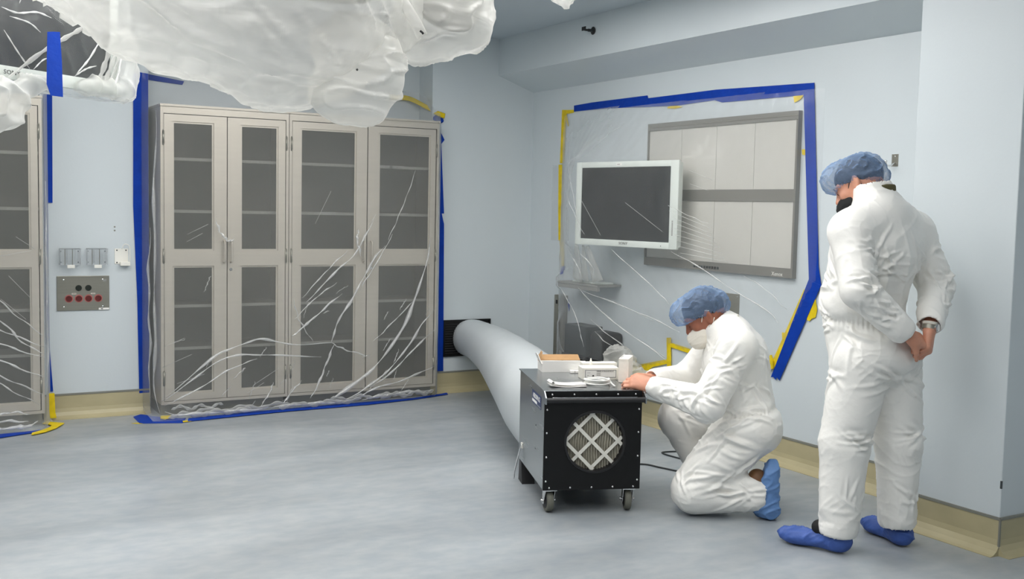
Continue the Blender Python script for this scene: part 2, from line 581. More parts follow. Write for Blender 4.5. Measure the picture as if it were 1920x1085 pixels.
def surface_nets(D, lo, h, smooth=1):
    S = D < 0
    c = sum(S[i:S.shape[0] - 1 + i, j:S.shape[1] - 1 + j, k:S.shape[2] - 1 + k].astype(np.int8)
            for i in (0, 1) for j in (0, 1) for k in (0, 1))
    act = (c > 0) & (c < 8)
    cells = np.argwhere(act)
    idm = np.full(act.shape, -1, np.int32)
    idm[act] = np.arange(len(cells))
    acc = np.zeros((len(cells), 3))
    cnt = np.zeros(len(cells))
    corners = [(i, j, k) for i in (0, 1) for j in (0, 1) for k in (0, 1)]
    val = {q: D[cells[:, 0] + q[0], cells[:, 1] + q[1], cells[:, 2] + q[2]] for q in corners}
    for q in corners:
        for ax in range(3):
            if q[ax] == 0:
                q2 = list(q)
                q2[ax] = 1
                q2 = tuple(q2)
                a, b = val[q], val[q2]
                m = (a < 0) != (b < 0)
                t = np.where(m, a / np.where(m, a - b, 1), 0)
                pt = np.array(q, float)[None] + np.zeros((len(cells), 3))
                pt[:, ax] += t
                acc += pt * m[:, None]
                cnt += m
    V = lo + (cells + acc / cnt[:, None]) * h
    F = []
    for ax in range(3):
        o1, o2 = [(1, 2), (2, 0), (0, 1)][ax]
        s0 = np.moveaxis(S, ax, 0)
        d = np.moveaxis(s0[:-1] != s0[1:], 0, ax)
        e = np.argwhere(d)
        e = e[(e[:, o1] > 0) & (e[:, o2] > 0) & (e[:, o1] < D.shape[o1] - 1) & (e[:, o2] < D.shape[o2] - 1)]
        def cell(a, b):
            q = e.copy()
            q[:, o1] -= a
            q[:, o2] -= b
            return idm[q[:, 0], q[:, 1], q[:, 2]]
        quad = np.stack([cell(1, 1), cell(0, 1), cell(0, 0), cell(1, 0)], 1)
        flip = ~S[e[:, 0], e[:, 1], e[:, 2]]
        quad[flip] = quad[flip][:, ::-1]
        F.append(quad)
    F = np.concatenate(F)
    F = F[(F >= 0).all(1)]
    for _ in range(smooth):
        V = relax(V, F, 0.5)
    return V, F

def relax(V, F, w):
    acc = np.zeros_like(V)
    cnt = np.zeros(len(V))
    for a in range(4):
        i, j = F[:, a], F[:, (a + 1) % 4]
        for x, y in ((i, j), (j, i)):
            cnt += np.bincount(x, minlength=len(V))
            for c in range(3):
                acc[:, c] += np.bincount(x, V[y, c], minlength=len(V))
    return V * (1 - w) + w * acc / np.maximum(cnt, 1)[:, None]

def vnormals(V, F):
    n = np.cross(V[F[:, 2]] - V[F[:, 0]], V[F[:, 3]] - V[F[:, 1]])
    out = np.zeros_like(V)
    for a in range(4):
        for c in range(3):
            out[:, c] += np.bincount(F[:, a], n[:, c], minlength=len(V))
    return out / (np.linalg.norm(out, axis=1, keepdims=True) + 1e-12)

def np_mesh(name, V, F, material, parent=None, mat_idx=None, mats=None):
    me = bpy.data.meshes.new(name)
    me.vertices.add(len(V))
    me.vertices.foreach_set('co', np.asarray(V, np.float32).ravel())
    me.loops.add(F.size)
    me.loops.foreach_set('vertex_index', F.astype(np.int32).ravel())
    me.polygons.add(len(F))
    me.polygons.foreach_set('loop_start', np.arange(0, F.size, F.shape[1], dtype=np.int32))
    me.polygons.foreach_set('loop_total', np.full(len(F), F.shape[1], np.int32))
    me.update(calc_edges=True)
    for mm in (mats or [material]):
        me.materials.append(mm)
    if mat_idx is not None:
        me.polygons.foreach_set('material_index', mat_idx.astype(np.int32))
    return link(name, me, parent, True)

# ================================================================== the room
XL, XR, YF, YB = -3.4, 4.58, -3.0, 7.82
REC = 8.0            # back of the cabinet recesses
YB2 = 7.755          # the wall right of the cabinets stands slightly proud

def struct(name, mb, m, parent=None):
    o = mb.build(name, m, parent)
    if parent is None:
        o['kind'] = 'structure'
    return o

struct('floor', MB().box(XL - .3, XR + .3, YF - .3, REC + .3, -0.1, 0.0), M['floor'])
struct('ceiling', MB().box(XL - .3, XR + .3, YF - .3, REC + .3, CEIL, CEIL + 0.1), M['ceiling'])
flatxy = lambda x, y: (x, y, 0.0)
struct('wall_back', MB().prism([(XL, YB), (-.42, YB), (-.42, REC), (.825, REC), (.825, YB), (1.52, YB), (1.52, REC), (3.66, REC), (3.66, YB2),
        (XR + .15, YB2), (XR + .15, REC + .2), (XL, REC + .2)], flatxy, (0, 0, 1), CEIL), M['wall'])
wall_right = struct('wall_right', MB().box(XR, XR + .15, YF, YB2, 0, CEIL), M['wall'])
struct('trim_1', MB().box(XR - .004, XR, 3.57, 4.35, 0.16, 2.44), M['wall'])
struct('wall_left', MB().box(XL - .15, XL, YF, YB, 0, CEIL), M['wall'])
struct('wall_front', MB().box(XL, XR, YF - .15, YF, 0, CEIL), M['wall'])
COLX, CY0, CY1 = 4.235, 3.01, 3.57
struct('wall_column', MB().box(COLX, XR, CY0, CY1, 0, CEIL, 0.004), M['wall'])
struct('ceiling_soffit', MB().prism([(4.246, CEIL), (4.246, 2.56), (XR, 2.445), (XR, CEIL)], lambda x, z: (x, YF, z), (0, 1, 0), YB2 - YF), M['wall'])

# coved base: an extruded profile, d measured out from the wall
PROF = [(0.0, 0.158), (0.006, 0.158), (0.007, 0.07), (0.012, 0.045), (0.026, 0.022), (0.046, 0.007), (0.066, 0.0025), (0.066, 0.0), (0.0, 0.0)]
def cove(name, p0, p1, n):
    p0, p1, n = Vector((p0[0], p0[1], 0)), Vector((p1[0], p1[1], 0)), Vector((n[0], n[1], 0))
    mb = MB()
    mb.prism(PROF, lambda d, z: p0 + n * d + Vector((0, 0, z)), (p1 - p0).normalized(), (p1 - p0).length)
    o = struct(name, mb, M['base'])
    cap = MB().prism([(0, .158), (.009, .158), (.009, .170), (0, .170)], lambda d, z: p0 + n * d + Vector((0, 0, z)), (p1 - p0).normalized(), (p1 - p0).length)
    cap.build('cap_strip', M['base_cap'], o)
    return o
cove('baseboard_back', (.825, YB), (1.52, YB), (0, -1))
cove('baseboard_back.001', (3.66, YB2), (XR, YB2), (0, -1))
cove('baseboard_right', (XR, YB2), (XR, CY1), (-1, 0))
cove('baseboard_column', (COLX, CY1), (COLX, CY0 - .012), (-1, 0))
cove('baseboard_column.001', (COLX - .012, CY0), (XR, CY0), (0, -1))
o = bpy.data.objects['baseboard_column']
MB().box(COLX - .014, COLX - .006, CY0 - .014, CY0 - .006, .03, .165).build('corner_joint', M['base_cap'], o)
cove('baseboard_left', (XL, YF), (XL, YB), (1, 0))
MB().box(COLX - .002, COLX + .004, CY0 - .002, CY0 + .006, .30, .335).build('corner_chip', M['dark_panel'], bpy.data.objects['wall_column'])

# lamps: recessed troffers with glowing diffusers
M['lamp'] = mat('lamp_diffuser', (250, 250, 245), 0.6, emit=LAMP_COLOR + (LAMP_STRENGTH,))
def troffer(x, y, lx, ly, first=[None]):
    if first[0] is None:
        t = thing('ceiling_light', 'white recessed ceiling light panel with glowing diffuser', 'ceiling light', (x, y, CEIL), 0, 'recessed ceiling light panels')
        f = MB()
        f.box(-.5, .5, -.5, -.475, -.012, -0.0005).box(-.5, .5, .475, .5, -.012, -0.0005).box(-.5, -.475, -.475, .475, -.012, -0.0005).box(.475, .5, -.475, .475, -.012, -0.0005)
        f.build('frame', M['white_plastic'], t)
        MB().box(-.475, .475, -.475, .475, -.008, -0.0005).build('diffuser', M['lamp'], t)
        first[0] = t
    else:
        t = copy_tree(first[0])
    t.location = (x, y, CEIL)
    t.scale = (lx, ly, 1)
for _x in (-0.7, 0.75, 2.2):
    for _y in (1.0, 2.9, 4.6, 6.0):
        troffer(_x, _y, 0.6, 1.2)
for _y in (4.1, 5.55):  # two extra unseen panels, added to brighten the right side
    troffer(3.15, _y, 0.6, 1.2)

# air slot in the ceiling and the sprinkler on the soffit
t = thing('ceiling_slot', 'thin dark slot diffuser line in the pale ceiling', 'air diffuser', (3.6, 5.72, CEIL))
MB().box(-.19, .19, -.006, .006, -.010, -.0005).build('slot', M['dark_panel'], t)
MB().box(-.2, .2, -.016, -.006, -.006, -.0005).box(-.2, .2, .006, .016, -.006, -.0005).build('rim', M['ceiling'], t)
t = thing('sprinkler_head', 'small dark sidewall sprinkler on the soffit face', 'sprinkler', (4.246, 6.385, 2.74))
MB().lathe([(.026, -.001), (.028, -.006), (.018, -.012), (.012, -.014)], seg=20, axis='x').build('escutcheon', M['black_plastic'], t, angle=.6)
MB().cyl((-.012, 0, 0), (-.045, 0, 0), .011, 12).build('body', M['dark_panel'], t, angle=.6)
MB().tube(catmull([(-.03, .012, 0), (-.055, .02, 0), (-.075, .012, 0), (-.08, 0, 0), (-.075, -.012, 0), (-.055, -.02, 0), (-.03, -.012, 0)], 3), .004, 6).build('frame_arm', M['black_plastic'], t)
MB().box(-.084, -.08, -.024, .024, -.006, .020).build('deflector', M['black_plastic'], t)

# ================================================================== cabinets
YC = 7.62     # plane of the cabinet fronts
def door(parent, x0, x1, zs, gx0, gx1, hinge_x, handle_x=None, lock_x=None):
    """one full-height door: rails and stiles round two glass panes; everything local to the cabinet"""
    z0, z1, gz = zs
    mb = MB()
    y0, y1 = -.022, 0.0
    mb.box(x0, gx0, y0, y1, z0, z1)
    mb.box(gx1, x1, y0, y1, z0, z1)
    (a0, a1), (b0, b1) = gz
    mb.box(gx0, gx1, y0, y1, z0, a0)
    mb.box(gx0, gx1, y0, y1, a1, b0)
    mb.box(gx0, gx1, y0, y1, b1, z1)
    d = mb.build('door', M['steel'], parent)
    for (q0, q1) in gz:
        MB().box(gx0, gx1, -.012, -.008, q0, q1).build('glass_pane', M['glass'], d)
        w = .012
        bd = MB()
        bd.prism([(gx0, q0), (gx1, q0), (gx1 - w, q0 + w), (gx0 + w, q0 + w)], lambda x, z: (x, -.0135, z), (0, 1, 0), .004)
        bd.prism([(gx0, q1), (gx1, q1), (gx1 - w, q1 - w), (gx0 + w, q1 - w)], lambda x, z: (x, -.0135, z), (0, 1, 0), .004)
        bd.prism([(gx0, q0), (gx0, q1), (gx0 + w, q1 - w), (gx0 + w, q0 + w)], lambda x, z: (x, -.0135, z), (0, 1, 0), .004)
        bd.prism([(gx1, q0), (gx1, q1), (gx1 - w, q1 - w), (gx1 - w, q0 + w)], lambda x, z: (x, -.0135, z), (0, 1, 0), .004)
        bd.build('glazing_bead', M['steel'], d)
    for hz in (z1 - .16, (z0 + z1) / 2 + .02, z0 + .16):
        hg = MB().cyl((hinge_x, -.026, hz - .045), (hinge_x, -.026, hz + .045), .007, 10)
        hg.ball((hinge_x, -.026, hz + .047), .0065, 8).ball((hinge_x, -.026, hz - .047), .0065, 8)
        hg.build('hinge', M['steel_dark'], d, smooth=True)
    if handle_x is not None:
        hb = MB().tube(catmull([(handle_x, -.022, 1.07), (handle_x, -.05, 1.075), (handle_x, -.056, 1.10), (handle_x, -.056, 1.19), (handle_x, -.05, 1.215), (handle_x, -.022, 1.22)], 4), .0065, 10)
        hb.build('handle', M['steel'], d, smooth=True)
    if lock_x is not None:
        MB().lathe([(.011, -.022), (.011, -.030), (.008, -.033), (.002, -.033)], (lock_x, 0, 1.02), 14, 'y').build('lock', M['chrome'], d, angle=.6)
    return d

def cabinet(label, group, X0, X1, split, glass, hinges, handles, lock, tags=(), glass_left=None):
    t = thing('storage_cabinet', label, 'cabinet', (X0, YC, 0), 0, group)
    W = X1 - X0
    D = REC - YC - .004
    body = MB()
    MB().box(0, .014, 0, D, .085, 2.135).build('side_panel', M['steel'], t)
    MB().box(W - .014, W, 0, D, .085, 2.135).build('side_panel', M['steel'], t)
    body.box(.014, W - .014, 0, D, .085, .10).box(.014, W - .014, 0, D, 2.10, 2.135)     # bottom and top
    body.box(.014, W - .014, D - .012, D, .10, 2.10)                                    # back
    body.build('carcass', M['steel_in'], t)
    fr = MB()
    fr.box(0, .020, -.024, -.0005, .085, 2.135).box(W - .020, W, -.024, -.0005, .085, 2.135)
    fr.box(.020, W - .020, -.024, -.0005, 2.088, 2.135).box(.020, W - .020, -.024, -.0005, .085, .105)
    fr.box(-.004, W + .004, -.034, D, 2.1352, 2.150)
    fr.build('face_frame', M['steel'], t)
    MB().box(.01, W - .01, .05, D, 0, .085).build('plinth', M['steel_dark'], t)
    for i, z in enumerate((1.785, 1.425, .765, .468)):
        s = MB().box(.018, W - .018, .030, D - .014, z - .004, z + .007).build('shelf', M['steel'], t)
        MB().box(.018, W - .018, .026, .0298, z - .012, z + .008).build('shelf_lip', M['white_plastic'], s)
        for (ti, tx, tw) in tags:
            if ti == i:
                MB().box(tx - tw / 2, tx + tw / 2, .0235, .0258, z - .011, z + .011).build('shelf_label', M['paper'], s)
    zs = (.108, 2.083, ((.156, 1.046), (1.152, 2.036)))
    for k, ((dx0, dx1), (gx0, gx1)) in enumerate(zip(split, glass)):
        door(t, dx0 - X0, dx1 - X0, zs, gx0 - X0, gx1 - X0, hinges[k] - X0, handles[k] - X0, (lock - X0) if (lock and k == 1) else None)
    return t

GRP = 'steel glass-door cabinets under plastic'
cabinet('steel cabinet with two narrow glass doors, left half of the taped pair', GRP, 1.555, 2.452, ((1.578, 2.006), (2.012, 2.428)), ((1.634, 1.916), (2.103, 2.375)),
        (1.573, 2.434), (1.985, 2.034), 2.034)
cabinet('steel cabinet with two wide glass doors, right half of the taped pair', GRP, 2.456, 3.650, ((2.479, 3.056), (3.063, 3.622)), ((2.540, 2.970), (3.150, 3.578)),
        (2.473, 3.628), (3.030, 3.092), 3.092, tags=((1, .32, .11), (0, .72, .10), (0, .86, .12), (1, .93, .06), (0, .80, .05)))
cabinet('steel glass-door cabinet cut off at the left edge beneath the wrapped monitor', GRP, -.405, .812, ((-.38, .205), (.211, .786)), ((-.29, .10), (.31, .742)),
        (-.386, .792), (.18, .236), None)

# ================================================================== clear plastic sheets
def smooth_field(D, ob, fixed, iters):
    for _ in range(iters):
        A = D.copy()
        A[1:-1, 1:-1] = .25 * (D[:-2, 1:-1] + D[2:, 1:-1] + D[1:-1, :-2] + D[1:-1, 2:])
        A = np.maximum(A, ob)
        D = np.where(fixed, D, A)
    return D

class Sheet:
    """a film stretched over whatever stands out from a wall: o + a*A + z*Z + d(a,z)*N"""
    def __init__(self, a0, a1, z0, z1, na, nz, to3, obstacle, edges, iters=700, inside=None, rough=0.003, seed=0.0, pin=False):
        self.a = np.linspace(a0, a1, na)
        self.z = np.linspace(z0, z1, nz)
        A, Z = np.meshgrid(self.a, self.z, indexing='ij')
        ob = obstacle(A, Z)
        fixed = np.zeros_like(A, bool)
        D = ob.copy()
        e = edges(A, Z)
        for sl in ((0, slice(None)), (-1, slice(None)), (slice(None), 0), (slice(None), -1)):
            D[sl] = e[sl]
            fixed[sl] = True
        if pin:
            m = ~inside(A, Z)
            D[m] = .003
            ob = np.where(m, 0, ob)
            fixed |= m
        D = smooth_field(D, ob, fixed, iters)
        P = np.stack([A.ravel() * 7, Z.ravel() * 5, np.full(A.size, seed)], 1)
        wr = (noise3(P) * rough + ridged(P * 1.9 + 5) ** 4 * rough * 1.2).reshape(A.shape)
        D = np.where(fixed, D, D + wr + rough * 1.2)
        self.D, self.to3 = D, to3
        V = np.array([to3(x, y, w) for x, y, w in zip(A.ravel(), Z.ravel(), D.ravel())])
        i = np.arange(A.size).reshape(A.shape)
        F = np.stack([i[:-1, :-1], i[1:, :-1], i[1:, 1:], i[:-1, 1:]], -1).reshape(-1, 4)
        if inside is not None:
            c = np.stack([A.ravel()[F].mean(1), Z.ravel()[F].mean(1)], 1)
            F = F[inside(c[:, 0], c[:, 1])]
            used = np.unique(F)
            rm = np.full(len(V), -1)
            rm[used] = np.arange(len(used))
            V, F = V[used], rm[F]
        self.V, self.F = V, F
    def at(self, a, z, off=0.004):
        fa = np.clip((a - self.a[0]) / (self.a[-1] - self.a[0]) * (len(self.a) - 1), 0, len(self.a) - 1.001)
        fz = np.clip((z - self.z[0]) / (self.z[-1] - self.z[0]) * (len(self.z) - 1), 0, len(self.z) - 1.001)
        i, j = int(fa), int(fz)
        u, v = fa - i, fz - j
        d = (self.D[i, j] * (1 - u) + self.D[i + 1, j] * u) * (1 - v) + (self.D[i, j + 1] * (1 - u) + self.D[i + 1, j + 1] * u) * v
        return self.to3(a, z, d + off)
    def fold(self, pts, w, parent, rnd):
        c = catmull([(a, z, 0) for a, z in pts], 7)
        n = len(c)
        ph = rnd.uniform(0, 9)
        rad, P = [], []
        for i, p in enumerate(c):
            t = i / (n - 1)
            env = min(1.0, 5 * t + .12) * min(1.0, 5 * (1 - t) + .12)
            rad.append(w * env * (0.62 + 0.45 * math.sin(ph + t * 13) * math.sin(ph * 2 + t * 29)))
            P.append(self.at(p.x + .004 * math.sin(ph + 21 * t), p.y + .004 * math.cos(ph + 17 * t), .002 + rad[-1] * .35))
        mb = MB().tube(P, [max(.0012, r) for r in rad], 7)
        return mb.build('fold', M['film_fold'], parent, smooth=True)

def step(x, a, b):
    return np.clip((x - a) / (b - a), 0, 1)

# --- over the pair of cabinets
def ob_main(A, Z):
    box = ((A > 1.555) & (A < 3.655) & (Z < 2.152)).astype(float) * (7.82 - 7.578)
    hnd = np.zeros_like(A)
    for hx in (2.01, 3.06):
        hnd = np.maximum(hnd, ((abs(A - hx) < .05) & (abs(Z - 1.14) < .09)).astype(float) * (7.82 - 7.553))
    return np.maximum(np.maximum(box, hnd), -.19)
def ed_main(A, Z):
    d = np.full_like(A, .004)
    d = np.where(A > 3.66, .068, d)
    d = np.where(Z >= Z.max() - 1e-6, np.where((A > 1.52) & (A < 3.66), -.176, d), d)
    fl = np.interp(A, [1.47, 1.6, 1.75, 2.13, 2.8, 3.44, 3.66, 3.74], [.36, .40, .37, .335, .29, .265, .20, .08])
    return np.where(Z <= 1e-6, fl, d)
top_main = lambda a: np.interp(a, [1.47, 1.52, 3.40, 3.60, 3.66, 3.74], [2.36, 2.40, 2.40, 2.36, 2.24, 2.20])
s_main = Sheet(1.47, 3.74, 0.0, 2.40, 110, 110, lambda a, z, d: (a, 7.82 - d, z + .003), ob_main, ed_main, 900,
               inside=lambda a, z: z < top_main(a), rough=.0035, seed=1.3)
ps = np_mesh('plastic_sheet', s_main.V, s_main.F, M['film'])
tag(ps, 'clear plastic sheet taped over the pair of steel cabinets', 'plastic sheet')
_rf = random.Random(3)
FM = [(7, [(1.551, 0.124), (1.721, 0.262), (1.905, 0.410), (1.999, 0.455), (2.132, 0.498), (2.236, 0.517), (2.365, 0.496), (2.525, 0.465), (2.770, 0.466)]),
      (6, [(1.558, 0.105), (1.775, 0.277), (1.942, 0.381), (2.093, 0.412), (2.248, 0.408), (2.445, 0.387), (2.688, 0.371)]),
      (5, [(1.568, 0.085), (1.831, 0.218), (2.018, 0.320), (2.209, 0.379)]),
      (8, [(2.770, 0.466), (2.795, 0.557), (2.852, 0.675), (2.935, 0.792), (3.018, 0.951), (3.102, 1.091), (3.187, 1.191)]),
      (7, [(2.464, 0.523), (2.544, 0.586), (2.686, 0.699), (2.850, 0.834)]),
      (6, [(2.571, 0.769), (2.684, 0.877), (2.815, 1.009), (2.932, 1.111), (3.036, 1.271), (3.098, 1.391)]),
      (11, [(3.569, 1.233), (3.545, 1.068), (3.480, 0.862), (3.415, 0.698), (3.337, 0.536), (3.198, 0.357), (3.069, 0.233), (2.942, 0.148), (2.774, 0.058), (2.691, 0.024)]),
      (7, [(3.633, 0.713), (3.507, 0.571), (3.375, 0.390), (3.200, 0.214), (3.028, 0.110), (2.858, 0.032)]),
      (6, [(3.636, 0.546), (3.420, 0.367), (3.244, 0.211), (3.071, 0.119)]),
      (6, [(3.641, 0.251), (3.378, 0.162), (3.114, 0.104), (2.901, 0.021)]),
      (7, [(2.791, 0.457), (2.730, 0.321), (2.669, 0.185), (2.601, 0.070)]),
      (3, [(3.443, 1.762), (3.366, 1.557), (3.294, 1.394), (3.217, 1.232)]),
      (7, [(1.916, 1.376), (1.949, 1.279), (1.998, 1.227)]), (6, [(3.056, 1.331), (3.115, 1.423)]),
      (5, [(2.770, 0.466), (2.875, 0.413), (3.068, 0.352)]), (4, [(1.722, 1.263), (1.868, 1.331)]), (3, [(1.722, 1.208), (1.824, 1.275)]),
      (5, [(2.171, 0.196), (2.366, 0.301)]), (4, [(1.577, 0.493), (1.703, 0.550)]), (2, [(2.760, 1.582), (2.640, 1.346)]),
      (4, [(3.252, 1.272), (3.103, 1.030), (2.985, 0.851)]), (4, [(2.543, 0.801), (2.724, 0.994), (2.889, 1.151)]),
      (4, [(2.484, 0.647), (2.644, 0.799), (2.808, 0.914)]), (4, [(2.132, 0.141), (2.248, 0.211)]),
      (4, [(3.459, 0.780), (3.283, 0.620), (3.110, 0.464)]), (5, [(2.210, 0.031), (2.288, 0.130), (2.319, 0.206)]),
      (5, [(2.367, 0.019), (2.447, 0.120), (2.535, 0.205)]), (4, [(2.288, 0.013), (2.407, 0.083)]),
      (4, [(2.626, 0.484), (2.524, 0.646), (2.475, 0.803)]), (7, [(1.960, 1.272), (1.990, 1.227), (2.016, 1.220), (2.046, 1.235)]),
      (4, [(1.648, 0.229), (1.831, 0.293)]), (4, [(1.559, 0.346), (1.757, 0.428)]), (9, [(2.995, 1.111), (2.964, 1.231), (2.980, 1.310)]),
      (10, [(1.56, .045), (1.70, .03), (1.90, .03), (2.1, .025), (2.3, .03)]), (9, [(2.3, .03), (2.55, .035), (2.75, .028), (2.9, .03)]),
      (9, [(3.0, .03), (3.2, .05), (3.4, .06), (3.6, .05)]), (9, [(1.53, .04), (1.525, .3), (1.53, .7), (1.527, 1.2), (1.53, 1.7), (1.54, 2.1)]),
      (7, [(1.50, .1), (1.505, .5), (1.50, .9), (1.508, 1.3)]), (6, [(3.668, .1), (3.665, .6), (3.668, 1.1), (3.662, 1.7)])]
for w, pts in FM:
    s_main.fold(pts, w * .0015, ps, _rf)
for (z0_, w_, a0_, a1_) in ((.030, .020, 1.57, 2.15), (.045, .016, 1.75, 2.45), (.030, .018, 2.35, 3.0), (.05, .016, 2.75, 3.3), (.045, .020, 3.15, 3.62), (.075, .012, 1.6, 1.95)):
    n_ = 14
    P_ = [s_main.at(a0_ + (a1_ - a0_) * i / (n_ - 1), z0_ + .012 * math.sin(i * 1.3 + a0_ * 7), .006) for i in range(n_)]
    MB().tube(catmull(P_, 4), [w_ * min(1, .15 + .3 * min(i, (n_ - 1) * 4 - i)) * (.8 + .3 * math.sin(i * .9)) for i in range((n_ - 1) * 4 + 1)], 10, flat=.45, up=(0, 1, .4)).build('gathered_film', M['drape_clear'], ps, smooth=True)
for k in range(34):      # short crinkles, most of them near the floor and around the knot
    a = _rf.uniform(1.6, 3.6)
    z = _rf.choice([_rf.uniform(.02, .16), _rf.uniform(.05, .5), _rf.uniform(.3, 1.0)])
    th = _rf.uniform(.3, 1.3)
    L_ = _rf.uniform(.04, .13)
    s_main.fold([(a, z), (a + L_ * .5 * math.cos(th), z + L_ * .5 * math.sin(th) + .004), (a + L_ * math.cos(th), z + L_ * math.sin(th))], _rf.uniform(.002, .005), ps, _rf)

# --- over the cabinet at the left edge
def ob_left(A, Z):
    return np.maximum(((A > -.41) & (A < .815) & (Z < 2.152)).astype(float) * (7.82 - 7.575), -.19)
def ed_left(A, Z):
    d = np.where(A > .8, .004, .245)
    d = np.where(Z >= Z.max() - 1e-6, np.where(A < .82, -.17, .004), d)
    return np.where(Z <= 1e-6, np.interp(A, [-.42, .5, .74, .82, .87], [.40, .42, .40, .26, .10]), d)
s_left = Sheet(-.42, .87, 0.0, 2.36, 70, 100, lambda a, z, d: (a, 7.82 - d, z + .003), ob_left, ed_left, 700, rough=.003, seed=4.1)
pl = np_mesh('plastic_sheet', s_left.V, s_left.F, M['film'])
tag(pl, 'clear plastic sheet over the steel cabinet at the left edge', 'plastic sheet')
for w, pts in [(6, [(0.30, .95), (0.550, 0.711), (0.673, 0.569), (0.809, 0.475)]), (5, [(.3, .8), (0.549, 0.650), (0.815, 0.521)]), (5, [(.25, .72), (0.548, 0.560), (0.815, 0.450)]),
               (6, [(.2, .66), (0.547, 0.454), (0.807, 0.324)]), (5, [(.2, .55), (0.545, 0.357), (0.796, 0.216)]), (4, [(0.600, 0.994), (0.730, 0.847)]),
               (4, [(0.653, 1.240), (0.822, 1.123)]), (5, [(0.552, 0.848), (0.706, 0.706)]), (4, [(0.556, 1.121), (0.743, 1.154)]),
               (12, [(.3, .03), (.5, .04), (.65, .035), (.76, .05)]), (8, [(.35, .06), (.55, .08), (.7, .06)]), (6, [(.45, .10), (.6, .13), (.72, .10)]),
               (6, [(.84, .2), (.842, .6), (.838, 1.1), (.842, 1.6)]), (4, [(.3, .5), (.55, .30), (.78, .15)]), (4, [(.4, 1.0), (.6, .78), (.8, .6)])]:
    s_left.fold(pts, w * .0014, pl, _rf)

# --- over the monitor and light box on the right wall; a = Y, d = distance into the room
def ob_right(A, Z):
    mon = ((A > 5.5) & (A < 6.62) & (Z > 1.23) & (Z < 1.845)).astype(float) * np.clip(.21 + (A - 5.57) * .165, .18, .40)
    shelf = ((A > 6.42) & (A < 6.97) & (Z > .895) & (Z < .985)).astype(float) * .235
    box = ((A > 4.67) & (A < 6.13) & (Z > 1.11) & (Z < 2.10)).astype(float) * .036
    low = ((A > 6.33) & (A < 6.99) & (Z > .34) & (Z < .64)).astype(float) * .20
    return np.maximum(np.maximum(mon, shelf), np.maximum(np.maximum(box, low), 0))
bot_r = lambda a: np.interp(a, [4.47, 4.50, 4.56, 4.83, 4.86, 5.50, 5.84, 5.85, 6.20, 6.45, 6.60, 7.3], [1.4, 1.12, 1.05, .57, .54, .55, .595, .46, .38, .40, .38, .30])
def ed_right(A, Z):
    return np.full_like(A, .004)
s_right = Sheet(4.50, 7.28, .30, 2.255, 120, 90, lambda a, z, d: (XR - d, a, z), ob_right, ed_right, 900,
                inside=lambda a, z: (z > bot_r(a)) & (z < np.interp(a, [4.5, 7.28], [2.215, 2.255])), rough=.0035, seed=8.8, pin=True)
pr_ = np_mesh('plastic_sheet', s_right.V, s_right.F, M['film'])
tag(pr_, 'clear plastic sheet taped over the wall monitor and light box', 'plastic sheet')
for w, pts in [(5, [(6.143, 1.222), (5.974, 1.094), (5.791, 0.941), (5.723, 0.876)]), (5, [(5.583, 1.236), (5.403, 1.146), (5.153, 1.019), (4.842, 0.894), (4.79, 0.84)]),
               (7, [(6.628, 0.917), (6.343, 0.748), (6.073, 0.588), (5.849, 0.47)]), (6, [(6.628, 0.917), (6.214, 0.836), (5.896, 0.755), (5.685, 0.688)]),
               (6, [(6.924, 0.915), (6.705, 0.712), (6.594, 0.486)]), (3, [(5.05, 1.11), (4.873, 1.034), (4.72, 0.93)]), (2.5, [(6.626, 1.621), (6.514, 1.467), (6.404, 1.317)]),
               (2.5, [(6.465, 1.583), (6.238, 1.322)]), (3, [(6.009, 1.548), (5.663, 1.365)]), (3, [(6.470, 1.982), (6.277, 2.104)]), (5, [(5.462, 1.761), (5.301, 1.692)]),
               (4, [(5.458, 1.670), (5.324, 1.636)]), (6, [(6.558, 0.99), (6.579, 1.077), (6.677, 1.190)]), (6, [(6.421, 0.99), (6.393, 1.088), (6.501, 1.198)]),
               (4, [(6.282, 0.868), (5.895, 0.737)]), (4, [(6.009, 0.559), (5.842, 0.48)]), (2.5, [(6.58, 1.75), (6.5, 1.5), (6.45, 1.3)]),
               (2.5, [(5.618, 1.535), (5.45, 1.47), (5.317, 1.420)]), (3, [(5.605, 1.497), (5.300, 1.390)]), (3, [(5.592, 1.459), (5.283, 1.361)]), (3, [(5.579, 1.421), (5.266, 1.331)]),
               (2.5, [(5.566, 1.383), (5.249, 1.302)]), (3, [(5.553, 1.345), (5.233, 1.272)]), (2.5, [(5.540, 1.307), (5.216, 1.243)]), (3, [(5.527, 1.270), (5.199, 1.214)]),
               (2.5, [(5.514, 1.232), (5.182, 1.185)]), (5, [(6.50, .70), (6.3, .6), (6.15, .47)]), (5, [(6.45, .62), (6.28, .52), (6.2, .44)])]:
    s_right.fold(pts, w * .001, pr_, _rf)
for yc_, w_ in ((6.66, .050), (6.57, .035), (6.46, .045)):
    P_ = [(XR - .27 + .02 * k, yc_ + .05 * (k - 1.5) * (1 if yc_ > 6.5 else -1) * .4, 1.235 - .085 * k) for k in range(4)]
    MB().tube(catmull(P_, 5), [w_ * (.5 + .06 * i) for i in range(16)], 10, flat=.35, up=(1, 0, 0)).build('gathered_film', M['drape_clear'], pr_, smooth=True)
np_patch = MB().box(XR - .005, XR - .003, 7.16, 7.42, 1.243, 1.842)
tag(np_patch.build('plastic_patch', M['film']), 'small square film patch under yellow tape near the wall corner', 'plastic patch')

